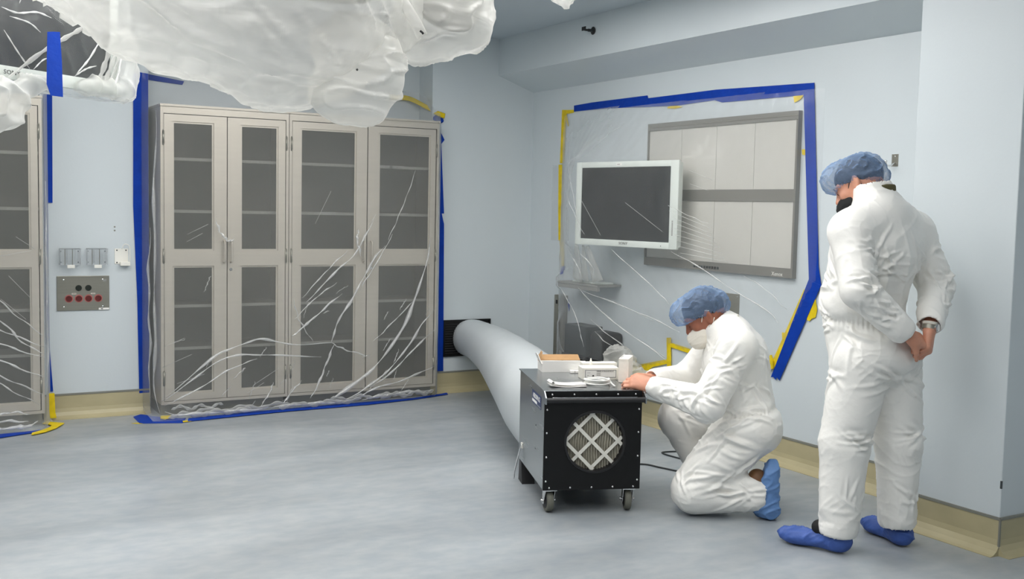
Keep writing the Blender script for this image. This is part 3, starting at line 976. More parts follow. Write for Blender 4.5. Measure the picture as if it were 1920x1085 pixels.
# ================================================================== tape
def tape(name, poly, plane, label, mkey, group=None, off=.0050, thick=.0012):
    if plane == 'right':
        to3, n = (lambda a, b: (XR - off, a, b)), (-1, 0, 0)
    elif plane == 'floor':
        to3, n = (lambda a, b: (a, b, off)), (0, 0, 1)
    else:
        to3, n = (lambda a, b: (a, plane - off, b)), (0, -1, 0)
    o = MB().prism(poly, to3, n, thick).build(name, M[mkey])
    return tag(o, label, 'tape', group)
def bt(poly, plane, label, **k): return tape('blue_tape', poly, plane, label, 'blue_tape', 'blue masking tape strips', **k)
def yt(poly, plane, label, **k): return tape('yellow_tape', poly, plane, label, 'yellow_tape', 'yellow tape strips', **k)

bt([(.846, 2.18), (.902, 2.18), (.897, 1.464), (.868, 1.464), (.863, .90), (.868, .496), (.888, .19), (.856, .19), (.848, .6), (.846, 1.2)], YB,
   'long blue tape strip down the wall beside the left-edge cabinet')
bt([(1.419, 2.34), (1.428, 2.365), (1.461, 2.372), (1.518, 2.366), (1.518, 1.2), (1.517, .02), (1.45, .02), (1.438, .807), (1.414, 1.456)], YB,
   'wide blue tape strip down the left side of the cabinet pair')
bt([(1.522, 2.388), (1.803, 2.352), (1.79, 2.325), (1.522, 2.345)], REC, 'short blue tape strip above the top left of the cabinet pair')
bt([(1.382, 7.68), (1.445, 7.75), (1.50, 7.66), (1.60, 7.53), (1.70, 7.50), (1.64, 7.335), (1.379, 7.432)], 'floor', 'blue tape patch on the floor at the left cabinet corner', off=.0012)
bt([(1.709, 7.468), (2.141, 7.525), (2.815, 7.565), (3.445, 7.582), (3.70, 7.66), (3.80, 7.70), (3.775, 7.625), (3.426, 7.521), (3.015, 7.455), (2.4, 7.44), (2.126, 7.411), (1.679, 7.36)], 'floor',
   'long blue tape strip on the floor before the cabinet pair', off=0.0048)
bt([(.20, 7.32), (.529, 7.419), (.789, 7.455), (.742, 7.39), (.521, 7.303), (.2, 7.22)], 'floor', 'blue tape strip on the floor before the left-edge cabinet', off=0.0048)
bt([(3.728, 2.089), (3.768, 2.02), (3.741, 1.986), (3.774, 1.439), (3.754, 1.438), (3.776, 1.354), (3.790, .175), (3.735, .175), (3.728, 1.142), (3.727, 1.859)], YB2,
   'blue tape strip down the right side of the cabinet pair')
bt([(7.125, 2.296), (6.880, 2.302), (6.177, 2.300), (6.169, 2.280), (5.438, 2.279), (4.587, 2.247), (4.659, 2.183), (5.382, 2.193), (5.460, 2.213), (5.844, 2.206), (6.267, 2.224), (6.665, 2.244), (7.123, 2.250)],
   'right', 'long blue tape strip along the top of the right wall sheet')
bt([(4.668, 2.200), (4.587, 2.245), (4.493, 1.197), (4.466, 1.092), (4.564, 1.119)], 'right', 'upright blue tape strip right of the light box', off=0.0070)
bt([(4.564, 1.119), (4.466, 1.092), (4.768, .499), (4.79, .515), (4.80, .498), (4.82, .513), (4.842, .508)], 'right', 'slanting blue tape strip with a torn lower end by the standing person', off=0.0085)
bt([(7.26, 1.034), (7.197, 1.045), (7.226, .984), (7.266, .972)], 'right', 'tiny blue tape scrap below the yellow strip by the wall corner')
bt([(7.135, .79), (7.115, .74), (7.12, .69), (7.14, .74)], 'right', 'tiny blue tape scrap beside the grey workstation post')

yt([(7.294, 2.274), (7.123, 2.263), (7.122, 2.240), (7.225, 2.237), (7.19, 2.14), (7.20, 2.14), (7.235, 2.20), (7.251, 1.856), (7.307, 1.856)], 'right', 'yellow tape strip at the top left of the right wall sheet', off=0.0070)
yt([(7.320, 1.845), (7.268, 1.844), (7.25, 1.6), (7.262, 1.45), (7.239, 1.249), (7.294, 1.246), (7.31, 1.5)], 'right', 'yellow tape strip over the film patch near the wall corner', off=0.0105)
yt([(7.286, 1.243), (7.225, 1.245), (7.214, 1.047), (7.253, 1.036)], 'right', 'short yellow tape strip just below the film patch')
yt([(6.553, .394), (6.486, .430), (6.402, .382), (6.30, .385), (6.24, .44), (6.21, .43), (6.20, .395), (5.824, .491), (5.810, .463), (6.018, .405), (6.08, .36), (6.171, .337), (6.20, .28), (6.24, .33), (6.400, .343)], 'right',
   'crumpled yellow tape along the bottom of the right wall sheet', off=0.0100)
yt([(5.866, .63), (5.819, .636), (5.804, .41), (5.849, .405)], 'right', 'short upright yellow tape piece behind the kneeling person', off=0.0115)
yt([(5.829, .604), (5.480, .574), (5.50, .543), (5.828, .571)], 'right', 'slanting yellow tape strip behind the masked kneeling person', off=0.0100)
yt([(4.60, 1.06), (4.56, 1.05), (4.80, .56), (4.83, .59), (4.862, .572), (4.84, .60), (4.76, .75), (4.765, .79), (4.74, .79)], 'right', 'thin yellow tape strip edging the slanting blue strip', off=0.0070)
yt([(4.90, .585), (4.84, .645), (4.82, .61), (4.815, .565), (4.885, .548)], 'right', 'crumpled yellow tape lump beside the torn blue tape end', off=0.0100, thick=.012)
yt([(4.507, 1.012), (4.490, .95), (4.501, .905), (4.53, .895), (4.545, .88), (4.563, .883), (4.573, .907)], 'right', 'loose yellow tape flap on the outer side of the slanting blue strip', off=0.0060)
yt([(4.749, 2.183), (4.667, 2.183), (4.69, 2.16), (4.738, 2.145)], 'right', 'small yellow tape piece at the upper right sheet corner', off=0.0075)
yt([(4.666, 1.871), (4.637, 1.870), (4.635, 1.836), (4.660, 1.840)], 'right', 'tiny yellow tape piece beside the upright blue strip')
yt([(5.93, 2.206), (5.84, 2.205), (5.78, 2.192), (5.86, 2.186), (5.95, 2.195)], 'right', 'thin yellow tape sliver under the top blue strip', off=0.0080)
yt([(.853, .19), (.888, .19), (.892, .06), (.90, .02), (.86, .02), (.85, .06)], 7.75, 'upright yellow tape strip at the foot of the left-edge cabinet')
yt([(.83, 7.70), (.93, 7.60), (.86, 7.45), (.79, 7.36), (.70, 7.30), (.71, 7.36), (.78, 7.43), (.83, 7.50), (.85, 7.57), (.80, 7.64)], 'floor', 'crumpled yellow tape on the floor by the left-edge cabinet', off=0.0070, thick=.004)
yt([(1.545, 7.57), (1.61, 7.56), (1.60, 7.50), (1.55, 7.47), (1.53, 7.51)], 'floor', 'small yellow tape piece on the blue floor patch', off=0.0080, thick=.008)
yt([(1.33, 7.46), (1.375, 7.46), (1.40, 7.425), (1.36, 7.43)], 'floor', 'yellow tape sliver left of the blue floor patch', off=.0012)
yt([(1.652, 7.39), (1.72, 7.40), (1.70, 7.355), (1.645, 7.345)], 'floor', 'yellow tape sliver right of the blue floor patch', off=0.0045)
mb = MB()
crv = catmull([(3.40, 7.975, 2.345), (3.55, 7.965, 2.345), (3.645, 7.85, 2.28), (3.70, 7.745, 2.225), (3.76, 7.735, 2.205)], 6)
mb.tube(crv, .022, 8, flat=.16, up=(0, -1, .3))
tag(mb.build('yellow_tape', M['yellow_tape'], smooth=True), 'twisted yellow tape along the top right corner of the cabinet sheet', 'tape', 'yellow tape strips')
mb = MB().tube(catmull([(3.66, 7.735, 2.19), (3.70, 7.732, 2.175), (3.75, 7.735, 2.165)], 5), [.004] + [.02] * 8 + [.018, .006], 8, flat=.2, up=(0, -1, 0))
tag(mb.build('blue_tape', M['blue_tape'], smooth=True), 'small blue tape scrap under the twisted yellow tape', 'tape', 'blue masking tape strips')

# ================================================================== things on the right wall
# x-ray light box: local x = along the wall towards the camera side is -Y; built directly in world axes
LBX = XR - .036
t = thing('light_box', 'large grey framed x-ray light box with two rows of opal panels', 'light box', (XR, 5.40, 1.11))
def wr(y0, y1, z0, z1, x0, x1, bev=0):      # box given in wall coordinates (x measured from the wall into the room)
    return MB().box(-x1, -x0, y0 - 5.40, y1 - 5.40, z0 - 1.11, z1 - 1.11, bev)
fr = MB()
for (y0, y1, z0, z1) in ((4.675, 6.125, 2.045, 2.095), (4.675, 6.125, 1.118, 1.175), (4.675, 4.69, 1.175, 2.045), (6.11, 6.125, 1.175, 2.045), (4.69, 6.11, 1.568, 1.640)):
    fr.box(-.032, -.0005, y0 - 5.4, y1 - 5.4, z0 - 1.11, z1 - 1.11)
fr.build('frame', M['lightbox_frame'], t)
rl = MB().box(-.0345, -.032, 4.68 - 5.4, 6.12 - 5.4, 2.066 - 1.11, 2.071 - 1.11).build('clip_rail', M['steel_dark'], t)
ys = [4.69, 5.045, 5.40, 5.755, 6.11]
for (z0, z1) in ((1.175, 1.568), (1.640, 2.045)):
    for i in range(4):
        MB().box(-.024, -.004, ys[i] + .0015 - 5.4, ys[i + 1] - .0015 - 5.4, z0 - 1.11, z1 - 1.11).build('opal_panel', M['lightbox_panel'], t)
for i in range(10):
    y = 5.57 - i * .026
    MB().box(-.037, -.032, y - .008 - 5.4, y + .008 - 5.4, .022, .038, .0015).build('button', M['black_plastic'] if i % 3 else M['dark_panel'], t)
text_part('Xenox', .034, M['white_plastic'], t, (-.0328, 4.80 - 5.4, .026), (PI / 2, 0, -PI / 2), 'maker_lettering')

# monitor on its wall arm: local x runs along the screen (towards the far side), local -y... is the viewing side
MA = math.atan2(.985, -.174)
def monitor(name, label, W, H, depth, bez_l, bez_r, bez_t, bez_b, loc, rz, brand, bx=0.0):
    """local x to the viewer's right, y away from the viewer, z up; origin at the bottom centre of the front"""
    t = thing(name, label, 'monitor', loc, rz)
    w = W / 2
    mb = MB()
    mb.box(-w, -w + bez_l, 0, .02, 0, H, .004).box(w - bez_r, w, 0, .02, 0, H, .004)
    mb.box(-w + bez_l - .004, w - bez_r + .004, 0.0006, .02, 0, bez_b, .003).box(-w + bez_l - .004, w - bez_r + .004, 0.0006, .02, H - bez_t, H, .003)
    mb.build('bezel', M['bezel'], t, angle=.5)
    MB().box(-w + bez_l - .002, w - bez_r + .002, .006, .014, bez_b - .002, H - bez_t + .002).build('screen', M['screen'], t)
    MB().box(-w + .01, w - .01, .0201, .06, .01, H - .01, .012).box(-w * .6, w * .6, .06, depth, H * .18, H * .82, .015).build('back_shell', M['bezel'], t, angle=.5)
    text_part(brand, .026, M['ink'], t, (bx, -.0006, bez_b * .52), (PI / 2, 0, 0), 'brand_lettering', 1.25)
    return t
# viewer's left = far side; origin at the middle of the bottom edge
mc = Vector((4.42, 5.57, 0)) + Vector((-.174, .985, 0)) * .515
t = monitor('wall_monitor', 'white framed wall monitor with a dark blank screen on the right wall', .975, .585, .085, .055, .072, .040, .044, (mc.x, mc.y, 1.245), math.atan2(-.985, .174), 'SONY')
lb = MB().box(-.085, -.035, -.0012, 0.0008, .556, .573).build('sticker', M['paper'], t)
text_part('SONY', .011, M['ink'], lb, (-.064, -.0017, .5645), (PI / 2, 0, 0))
MB().box(.440, .450, -.001, .001, .09, .19).build('button_strip', M['grey_panel'], t)
MB().box(.345, .351, -.001, .001, .016, .022).build('status_light', M['dark_panel'], t)
MB().box(-.08, .08, .086, .20, .22, .36, .01).box(-.14, .02, .19, .26, .18, .40, .005).build('wall_mount', M['grey_panel'], t)

# workstation under the monitor
t = thing('workstation', 'grey wall workstation with shelf, post and dark computer under the film', 'workstation', (XR, 6.75, .3))
def wk(y0, y1, z0, z1, x0, x1, bev=.003):
    return MB().box(-x1, -x0, y0 - 6.75, y1 - 6.75, z0 - .3, z1 - .3, bev)
wk(6.43, 6.97, .935, .952, .001, .215).build('keyboard_shelf', M['grey_panel'], t)
mb = wk(6.43, 6.97, .905, .9345, .19, .212)
mb.build('shelf_lip', M['grey_panel'], t)
wk(6.46, 6.80, .9525, .966, .05, .19).build('keyboard', M['bezel'], t)
mb = wk(7.205, 7.275, .30, .815, .001, .05)
mb.build('post', M['steel_dark'], t)
wk(7.150, 7.200, .30, .815, .001, .042).build('post_channel', M['lightbox_frame'], t)
wk(7.225, 7.245, .745, .775, .0505, .054, 0).build('slot', M['black_plastic'], t)
wk(6.655, 6.955, .40, .622, .001, .15, .006).build('computer', M['dark_panel'], t)
wk(6.65, 6.96, .365, .3995, .001, .17, .004).build('computer_shelf', M['black_plastic'], t)
mb = wk(6.38, 6.60, .36, .605, .001, .16, .03)
mb.build('battery_box', M['black_plastic'], t, angle=.6)
t = thing('gathered_plastic', 'crumpled white plastic bunched beside the dark computer', 'plastic bundle', (4.36, 6.17, .44))
S_ = SDF()
for (x, y, z, a, b, c) in ((0, .04, -.02, .06, .09, .08), (.04, -.10, -.03, .06, .09, .06), (.02, .02, .05, .045, .05, .045), (.05, -.20, -.08, .05, .09, .05), (.06, .13, -.07, .06, .06, .08), (.03, -.05, .03, .05, .07, .05), (.05, -.30, -.10, .04, .07, .04)):
    S_.ell((x, y, z), (a, b, c), k=.05)
V, F = S_.mesh((-.14, -.42, -.2), (.18, .26, .18), .008)
N = vnormals(V, F)
V = V + N * ((ridged(V * np.array([14, 12, 8]) + V[:, [1, 2, 0]] * 6) ** 2 - .3) * .030 + noise3(V * 14) * .012)[:, None]
np_mesh('bundle', V, F, M['drape'], t)

t = thing('wall_plate', 'blank grey metal wall plate behind the kneeling person\'s head', 'wall plate', (XR, 5.30, .90))
MB().box(-.006, -.0005, -.145, .145, -.085, .085, .002).build('plate', M['steel_dark'], t)
for y in (-.13, .13):
    for z in (-.07, .07):
        MB().ball((-.006, y, z), .005, 8, (.5, 1, 1)).build('screw', M['chrome'], t)
t = thing('coat_hook', 'small steel wall hook above the standing person', 'wall hook', (XR, 3.985, 1.765))
MB().box(-.004, -.0005, -.024, .024, -.01, .058, .0015).build('backplate', M['steel_dark'], t)
MB().tube(catmull([(-.004, 0, .012), (-.03, .004, -.004), (-.055, .008, -.004), (-.062, .01, .014)], 5), .0045, 8).ball((-.062, .01, .018), .0075, 10).build('hook', M['chrome'], t, smooth=True)
MB().ball((-.004, 0, .045), .004, 8, (.5, 1, 1)).build('screw', M['chrome'], t)

# ================================================================== things on the pier between the cabinets
t = thing('socket_panel', 'stainless steel wall panel with two dark and four red round sockets', 'socket panel', (1.085, YB, .854))
MB().box(-.168, .168, -.008, -.0005, -.118, .118, .0025).build('plate', M['steel_dark'], t)
def socket(x, z, m):
    s = MB().lathe([(.0205, -.0082), (.0205, -.012), (.017, -.013), (.0165, -.0105), (.001, -.0105)], (x, 0, z), 22, 'y').build('socket', M[m], t, angle=.6)
    if m == 'red_socket':
        rg = MB()
        rg.lathe([(.0205, -.0081), (.0265, -.0081), (.0265, -.0088), (.0205, -.0088)], (x, 0, z), 28, 'y', ring=True).build('ring', M['pink_ring'], s)
for x in (-.030, .032): socket(x, .036, 'black_socket')
for x in (-.092, -.029, .033, .096): socket(x, -.036, 'red_socket')
for x in (-.060, .062):
    MB().box(x - .014, x + .014, -.0092, -.0081, -.007, .001).build('label_plate', M['mask_white'], t)
    MB().box(x - .010, x + .012, -.0094, -.0091, -.0042, -.0020).build('red_line', M['red_socket'], t)
for x in (-.125, .125):
    for z in (-.092, .092):
        MB().ball((x, -.008, z), .0055, 8, (1, .5, 1)).build('screw', M['chrome'], t)
lbp = MB().box(.098, .166, -.0088, -.0081, -.116, -.103).build('maker_label', M['paper'], t)
MB().box(.112, .126, -.0091, -.0087, -.112, -.107).build('print_mark', M['ink'], lbp)
MB().box(.124, .150, -.0088, -.0081, .078, .094).build('sticker', M['grey_panel'], t)

def wire_holder(x, label):
    t = thing('clear_holder', label, 'holder', (x, YB, 1.10), 0)
    mb = MB().box(-.066, .066, -.004, -.0005, -.05, .055).box(-.066, .066, -.05, -.0045, -.052, -.048).box(-.066, -.0625, -.05, -.0045, -.048, .055).box(.0625, .066, -.05, -.0045, -.048, .055)
    mb.box(-.066, -.03, -.053, -.0505, -.048, .055).box(.03, .066, -.053, -.0505, -.048, .055).box(-.030, -.012, -.0035, -.0032, -.04, .05)
    mb.build('clear_box', M['clear_plastic'], t)
    for px in (-.055, .055):
        for pz in (-.035, .04):
            MB().ball((px, -.004, pz), .0045, 8, (1, .6, 1)).build('screw', M['dark_panel'], t)
    MB().tube([(-.066, -.052, .058), (.066, -.052, .058)], .0025, 6).tube([(-.066, -.004, .058), (.066, -.004, .058)], .0025, 6).build('top_wire', M['chrome'], t)
    MB().tube([(-.035, -.052, .056), (-.035, -.052, -.05)], .0022, 6).tube([(.012, -.052, .056), (.012, -.052, -.05)], .0022, 6).build('front_wire', M['steel_dark'], t)
    MB().box(-.022, .026, -.058, -.054, -.072, -.05, .001).build('white_tag', M['white_plastic'], t)
wire_holder(1.000, 'clear acrylic wall holder nearest the left-edge cabinet')
wire_holder(1.172, 'clear acrylic wall holder in the middle of the wall row')
t = thing('white_holder', 'white backed wall holder with a wire loop beside the wide blue tape', 'holder', (1.335, YB, 1.10))
MB().box(-.045, .045, -.005, -.0005, -.048, .058, .001).build('backing', M['white_plastic'], t)
MB().tube(catmull([(.0, -.03, .056), (.01, -.035, .085), (.03, -.036, .088), (.048, -.036, .07), (.05, -.036, .0), (.048, -.03, -.045)], 5), .0028, 7).build('wire_loop', M['white_plastic'], t, smooth=True)
for px, pz in ((-.03, .046), (.03, .046), (-.03, -.038)):
    MB().ball((px, -.005, pz), .005, 8, (1, .6, 1)).build('screw', M['dark_panel'], t)
MB().box(-.012, .052, -.04, -.006, -.060, -.034, .002).build('white_tag', M['white_plastic'], t)
for i, (x, z) in enumerate([(1.167, 1.723), (1.166, 1.553), (1.292, 1.307), (1.292, 1.282)]):
    pl_ = ('upper faint screw hole above the middle holder', 'lower faint screw hole above the middle holder', 'upper dark screw hole beside the blue tape', 'lower dark screw hole beside the blue tape')[i]
    tag(MB().lathe([(.006, -.0002), (.006, -.0015), (.002, -.0015)], (x, YB, z), 10, 'y').build('screw_hole', M['base_cap'] if i > 1 else M['wall']), pl_, 'screw hole', 'old screw holes on the pier')

# ================================================================== exhaust opening and lay-flat duct
t = thing('wall_vent', 'black louvred wall vent low beside the cabinet pair', 'vent', (3.998, YB2, .437))
MB().box(-.213, .213, -.006, -.0005, -.148, .148).build('backing', M['black'], t)
mb = MB().box(-.213, .213, -.016, -.006, .136, .148).box(-.213, .213, -.016, -.006, -.148, -.136).box(-.213, -.201, -.016, -.006, -.136, .136).box(.201, .213, -.016, -.006, -.136, .136)
mb.build('frame', M['black'], t)
for i in range(13):
    z = -.118 + i * .0195
    MB().prism([(-.006, z), (-.007, z + .002), (-.015, z - .006), (-.014, z - .008)], lambda y, zz: (-.2, y, zz), (1, 0, 0), .4).build('slat', M['black_plastic'], t)

MO = Vector((2.72, 4.43, 0))
MR = math.atan2(-.34504, .93859)
def m2w(x, y, z):
    return (MO.x + .93859 * x + .34504 * y, MO.y - .34504 * x + .93859 * y, z)
stations = [((4.03, 7.735, .435), .158, .150), ((3.99, 7.45, .428), .165, .158), ((3.84, 6.9, .41), .185, .185), ((3.60, 6.2, .375), .215, .225), ((3.37, 5.55, .335), .24, .262), (m2w(.25, .79, .318), .25, .285), (m2w(.25, .716, .322), .235, .27)]
ctr = catmull([s[0] for s in stations], 8)
hr = np.interp(np.linspace(0, len(stations) - 1, len(ctr)), range(len(stations)), [s[1] for s in stations])
vr = np.interp(np.linspace(0, len(stations) - 1, len(ctr)), range(len(stations)), [s[2] for s in stations])
seg, V, F = 44, [], []
for i, p in enumerate(ctr):
    tv = (ctr[min(i + 1, len(ctr) - 1)] - ctr[max(i - 1, 0)])
    tv.z = 0
    tv.normalize()
    sd = Vector((tv.y, -tv.x, 0))
    for k in range(seg):
        th = 2 * PI * k / seg
        c, s = math.cos(th), math.sin(th)
        c2, s2 = math.copysign(abs(c) ** .92, c), math.copysign(abs(s) ** .92, s)
        q = p + sd * (c2 * hr[i]) + Vector((0, 0, s2 * vr[i]))
        q.z = max(q.z, .006)
        V.append(q)
V = np.array(V)
wob = (noise3(V * np.array([3.5, 3.5, 5])) * .007).reshape(-1, seg)
wob[0] = 0
V = V + np.stack([wob.ravel() * 0, wob.ravel(), wob.ravel() * .6], 1)
V[:, 2] = np.maximum(V[:, 2], .006)
F = np.array([(i * seg + k, i * seg + (k + 1) % seg, (i + 1) * seg + (k + 1) % seg, (i + 1) * seg + k) for i in range(len(ctr) - 1) for k in range(seg)])
t = thing('exhaust_duct', 'pale grey lay-flat exhaust duct running from the wall vent to the machine', 'duct', (3.6, 6.2, 0))
dk = np_mesh('duct_skin', V - np.array([3.6, 6.2, 0]), F, M['hose'], t)

# ================================================================== the air scrubber
t = SCR = thing('air_scrubber', 'black and silver portable air scrubber on casters with round filter', 'air scrubber', (MO.x, MO.y, 0), MR)
W, D, Z0, Z1 = .486, .70, .12, .606
mb = MB().box(0, .004, .006, D, Z0, Z1).box(W - .004, W, .006, D, Z0, Z1).box(.004, W - .004, D - .004, D, Z0, Z1).box(.004, W - .004, .006, D - .004, Z0, Z0 + .004)
mb.build('housing', M['machine_steel'], t)
MB().box(-.003, W + .003, .012, D + .035, Z1 + .0003, Z1 + .005, .001).build('lid', M['machine_steel'], t)
MB().box(.438, .440, .014, D, Z1 + .0052, Z1 + .0058).build('lid_seam', M['dark_panel'], t)
# front panel with its round opening
cx_, cz_, R_ = .255, .358, .147
x0, x1, z0, z1 = -.002, W + .002, Z0, Z1 + .004
ang = sorted(set([2 * PI * k / 56 for k in range(56)] + [math.atan2(z - cz_, x - cx_) % (2 * PI) for x in (x0, x1) for z in (z0, z1)]))
def edge(a):
    c, s = math.cos(a), math.sin(a)
    ts = []
    if c > 1e-9: ts.append((x1 - cx_) / c)
    if c < -1e-9: ts.append((x0 - cx_) / c)
    if s > 1e-9: ts.append((z1 - cz_) / s)
    if s < -1e-9: ts.append((z0 - cz_) / s)
    q = min(ts)
    return cx_ + q * c, cz_ + q * s
vs, fs, n = [], [], len(ang)
for y in (-.004, .006):
    vs += [(cx_ + R_ * math.cos(a), y, cz_ + R_ * math.sin(a)) for a in ang]
    vs += [(edge(a)[0], y, edge(a)[1]) for a in ang]
for k in range(n):
    k2 = (k + 1) % n
    fs += [(k, k2, n + k2, n + k), (2 * n + k, 3 * n + k, 3 * n + k2, 2 * n + k2), (k, 2 * n + k, 2 * n + k2, k2), (n + k, n + k2, 3 * n + k2, 3 * n + k)]
MB().add(vs, fs).build('front_panel', M['black'], t)
MB().lathe([(R_, -.004), (R_ + .010, -.004), (R_ + .008, -.009), (R_ - .002, -.009), (R_ - .004, .03), (R_, .03)], (cx_, 0, cz_), 56, 'y', ring=True).build('port_ring', M['black_plastic'], t, angle=.7)
# pleated filter behind cardboard lattice
np_ = 22
V, F = [], []
for k in range(np_ * 4 + 1):
    x = -R_ + 2 * R_ * k / (np_ * 4)
    hz = math.sqrt(max(R_ * R_ - x * x, 1e-5))
    y = .030 + .009 * math.cos(2 * PI * k / 4)
    for j in range(9):
        zz = -hz + 2 * hz * j / 8
        V.append((cx_ + x + .0025 * math.sin(j * 1.3 + k * .02), y, cz_ + zz))
for k in range(np_ * 4):
    for j in range(8):
        F.append((k * 9 + j, k * 9 + j + 1, (k + 1) * 9 + j + 1, (k + 1) * 9 + j))
fo = MB().add(V, F).build('filter', mat('filter_media', (176, 172, 158), 0.9, vary=0.08, scale=(30, 30, 30)), t)
lat = mat('lattice_card', (226, 224, 214), 0.75)
def bar(px, pz, dx, dz, y):
    b_ = px * dx + pz * dz
    disc = b_ * b_ - (px * px + pz * pz - (R_ - .004) ** 2)
    if disc <= 0: return
    a0, a1 = -b_ - math.sqrt(disc), -b_ + math.sqrt(disc)
    w = .0085
    nx, nz = -dz, dx
    q = [(cx_ + px + dx * s + nx * w * m, cz_ + pz + dz * s + nz * w * m) for s, m in ((a0, -1), (a1, -1), (a1, 1), (a0, 1))]
    MB().prism(q, lambda x, z: (x, y, z), (0, -1, 0), .003).build('lattice_bar', lat, fo)
q2 = 1 / math.sqrt(2)
for c in (-.134, 0, .134):
    bar(c / 2 - .012, c / 2, q2, -q2, .016)
    bar(c / 2 - .012, -c / 2, q2, q2, .0195)
# screws round the front
sc = [(.012, z) for z in (.165, .285, .405, .520)] + [(W - .012, z) for z in (.165, .285, .405, .520)] + [(x, Z0 + .012) for x in (.03, .135, .243, .350, .455)] + [(x, Z1 - .012) for x in (.035, .145, .255, .365, .455)]
s0 = None
for (x, z) in sc:
    if s0 is None:
        s0 = MB().ball((0, 0, 0), .0052, 8, (1, .55, 1)).build('screw', M['chrome'], t, smooth=True)
        so = s0
    else:
        so = s0.copy(); COL.objects.link(so); so.parent = t
    so.location = (x, -.0045, z)
# handle bar across the top front
MB().cyl((.0, -.030, .570), (.500, -.030, .570), .0135, 18).build('handle_bar', M['black_plastic'], t, angle=.6)
MB().cyl((.03, -.0335, .5838), (.455, -.0335, .5838), .0016, 6).build('handle_highlight', M['chrome'], t)  # thin bright rod standing in for the highlight along the bar
for x in (-.006, .494):
    MB().prism([(.10, .606), (.10, .585), (.0, .553), (-.046, .553), (-.046, .585), (.0, .612)], lambda y, z: (x, y, z), (1, 0, 0), .006).build('handle_bracket', M['machine_steel'], t)
# sticker on the left side
sk = MB().box(-.0012, -.0003, .095, .335, .500, .566).build('sticker', mat('blue_sticker', (52, 66, 104), .45), t)
text_part('AEROSPACE', .034, M['paper'], sk, (-.0016, .215, .542), (PI / 2, 0, -PI / 2), sx=1.0)
MB().box(-.0016, -.0012, .20, .33, .508, .522).build('white_bar', M['paper'], sk)
MB().box(-.0016, -.0012, .10, .19, .506, .511).build('grey_line', M['grey_panel'], sk)
for (y, z) in ((.22, .40), (.22, .28), (.35, .57)):
    MB().ball((0, y, z), .004, 8, (.5, 1, 1)).build('rivet', M['dark_panel'], t)
# rear leg with its black foot, and the bent latch on the side
MB().tube(catmull([(-.004, .60, .215), (-.012, .60, .19), (-.02, .62, .14), (-.03, .66, .05), (-.03, .67, .012)], 5), .0075, 8, flat=.6).build('rear_leg', M['chrome'], t, smooth=True)
MB().box(-.006, .006, .585, .615, .195, .225, .002).build('leg_bracket', M['white_plastic'], t)
MB().prism([(.62, .119), (.68, .119), (.70, .0), (.58, .0)], lambda y, z: (.0, y, z), (1, 0, 0), .07).build('rear_foot', M['black_plastic'], t)
MB().prism([(.62, .119), (.68, .119), (.70, .0), (.58, .0)], lambda y, z: (W - .07, y, z), (1, 0, 0), .07).build('rear_foot', M['black_plastic'], t)
# front casters
def caster(x, y, rz):
    c = bpy.data.objects.new('caster', None); COL.objects.link(c); c.parent = t
    c.location = (x, y, 0); c.rotation_euler = (0, 0, rz)
    MB().lathe([(.012, -.017), (.042, -.017), (.051, -.015), (.055, -.009), (.055, .009), (.051, .015), (.042, .017), (.012, .017)], (0, .02, .0553), 32, 'x').build('wheel', M['rubber'], c, angle=.6)
    MB().lathe([(.004, -.0185), (.037, -.0185), (.039, -.0165), (.039, .0165), (.037, .0185), (.004, .0185)], (0, .02, .0553), 24, 'x').build('hub', M['black_plastic'], c, angle=.6)
    f = MB()
    for s in (-1, 1):
        f.prism([(-.015, .112), (.03, .112), (.034, .05), (.028, .038), (.012, .038), (.006, .05)], lambda yy, zz, s=s: (s * .023, yy, zz), (s, 0, 0), .003)
    f.box(-.03, .03, -.028, .04, .1125, .1195)
    f.build('fork', M['chrome'], c)
    MB().cyl((-.034, .02, .0553), (.034, .02, .0553), .005, 8).ball((.034, .02, .0553), .009, 8, (.6, 1, 1)).ball((-.034, .02, .0553), .009, 8, (.6, 1, 1)).build('axle_bolt', M['chrome'], c, smooth=True)
caster(.040, .035, .12)
caster(.440, .035, -.10)

# ------------------------------------------------------------------ what lies on the scrubber
ZT = Z1 + .0053
def on_lid(name, label, cat, x, y, rz=0.0, z=ZT, group=None):
    return thing(name, label, cat, m2w(x, y, z), MR + rz, group)
# open shipping box
t = on_lid('cardboard_box', 'open white and brown cardboard box at the back of the scrubber lid', 'box', .22, .60)
mb = MB().box(-.12, .12, -.0, .003, 0, .045).box(-.12, .12, .125, .128, 0, .045).box(-.12, -.117, .003, .125, 0, .045).box(.117, .12, .003, .125, 0, .045).box(-.117, .117, .003, .125, 0, .003)
mb.build('box_body', M['paper'], t)
MB().prism([(-.12, .128), (.12, .128), (.115, .165), (-.115, .165)], lambda x, y: (x, y, .046 + (y - .128) * .7), (0, -.2, 1), .003).build('back_flap', M['kraft'], t)
MB().prism([(0, .045), (.06, .045), (.10, .08), (.09, .095), (.05, .10), (.02, .09)], lambda y, z: (-.121 - (z - .045) * .35, y, z), (-1, 0, 0), .003).build('side_flap', M['paper'], t)
MB().prism([(.04, .045), (.10, .045), (.12, .08), (.10, .10), (.06, .095)], lambda y, z: (-.119 + (z - .045) * .3, y + .03, z), (1, 0, 0), .003).build('inner_flap', M['kraft'], t)
MB().box(-.119, .119, -.004, -.001, .0, .062).build('front_flap', M['paper'], t)
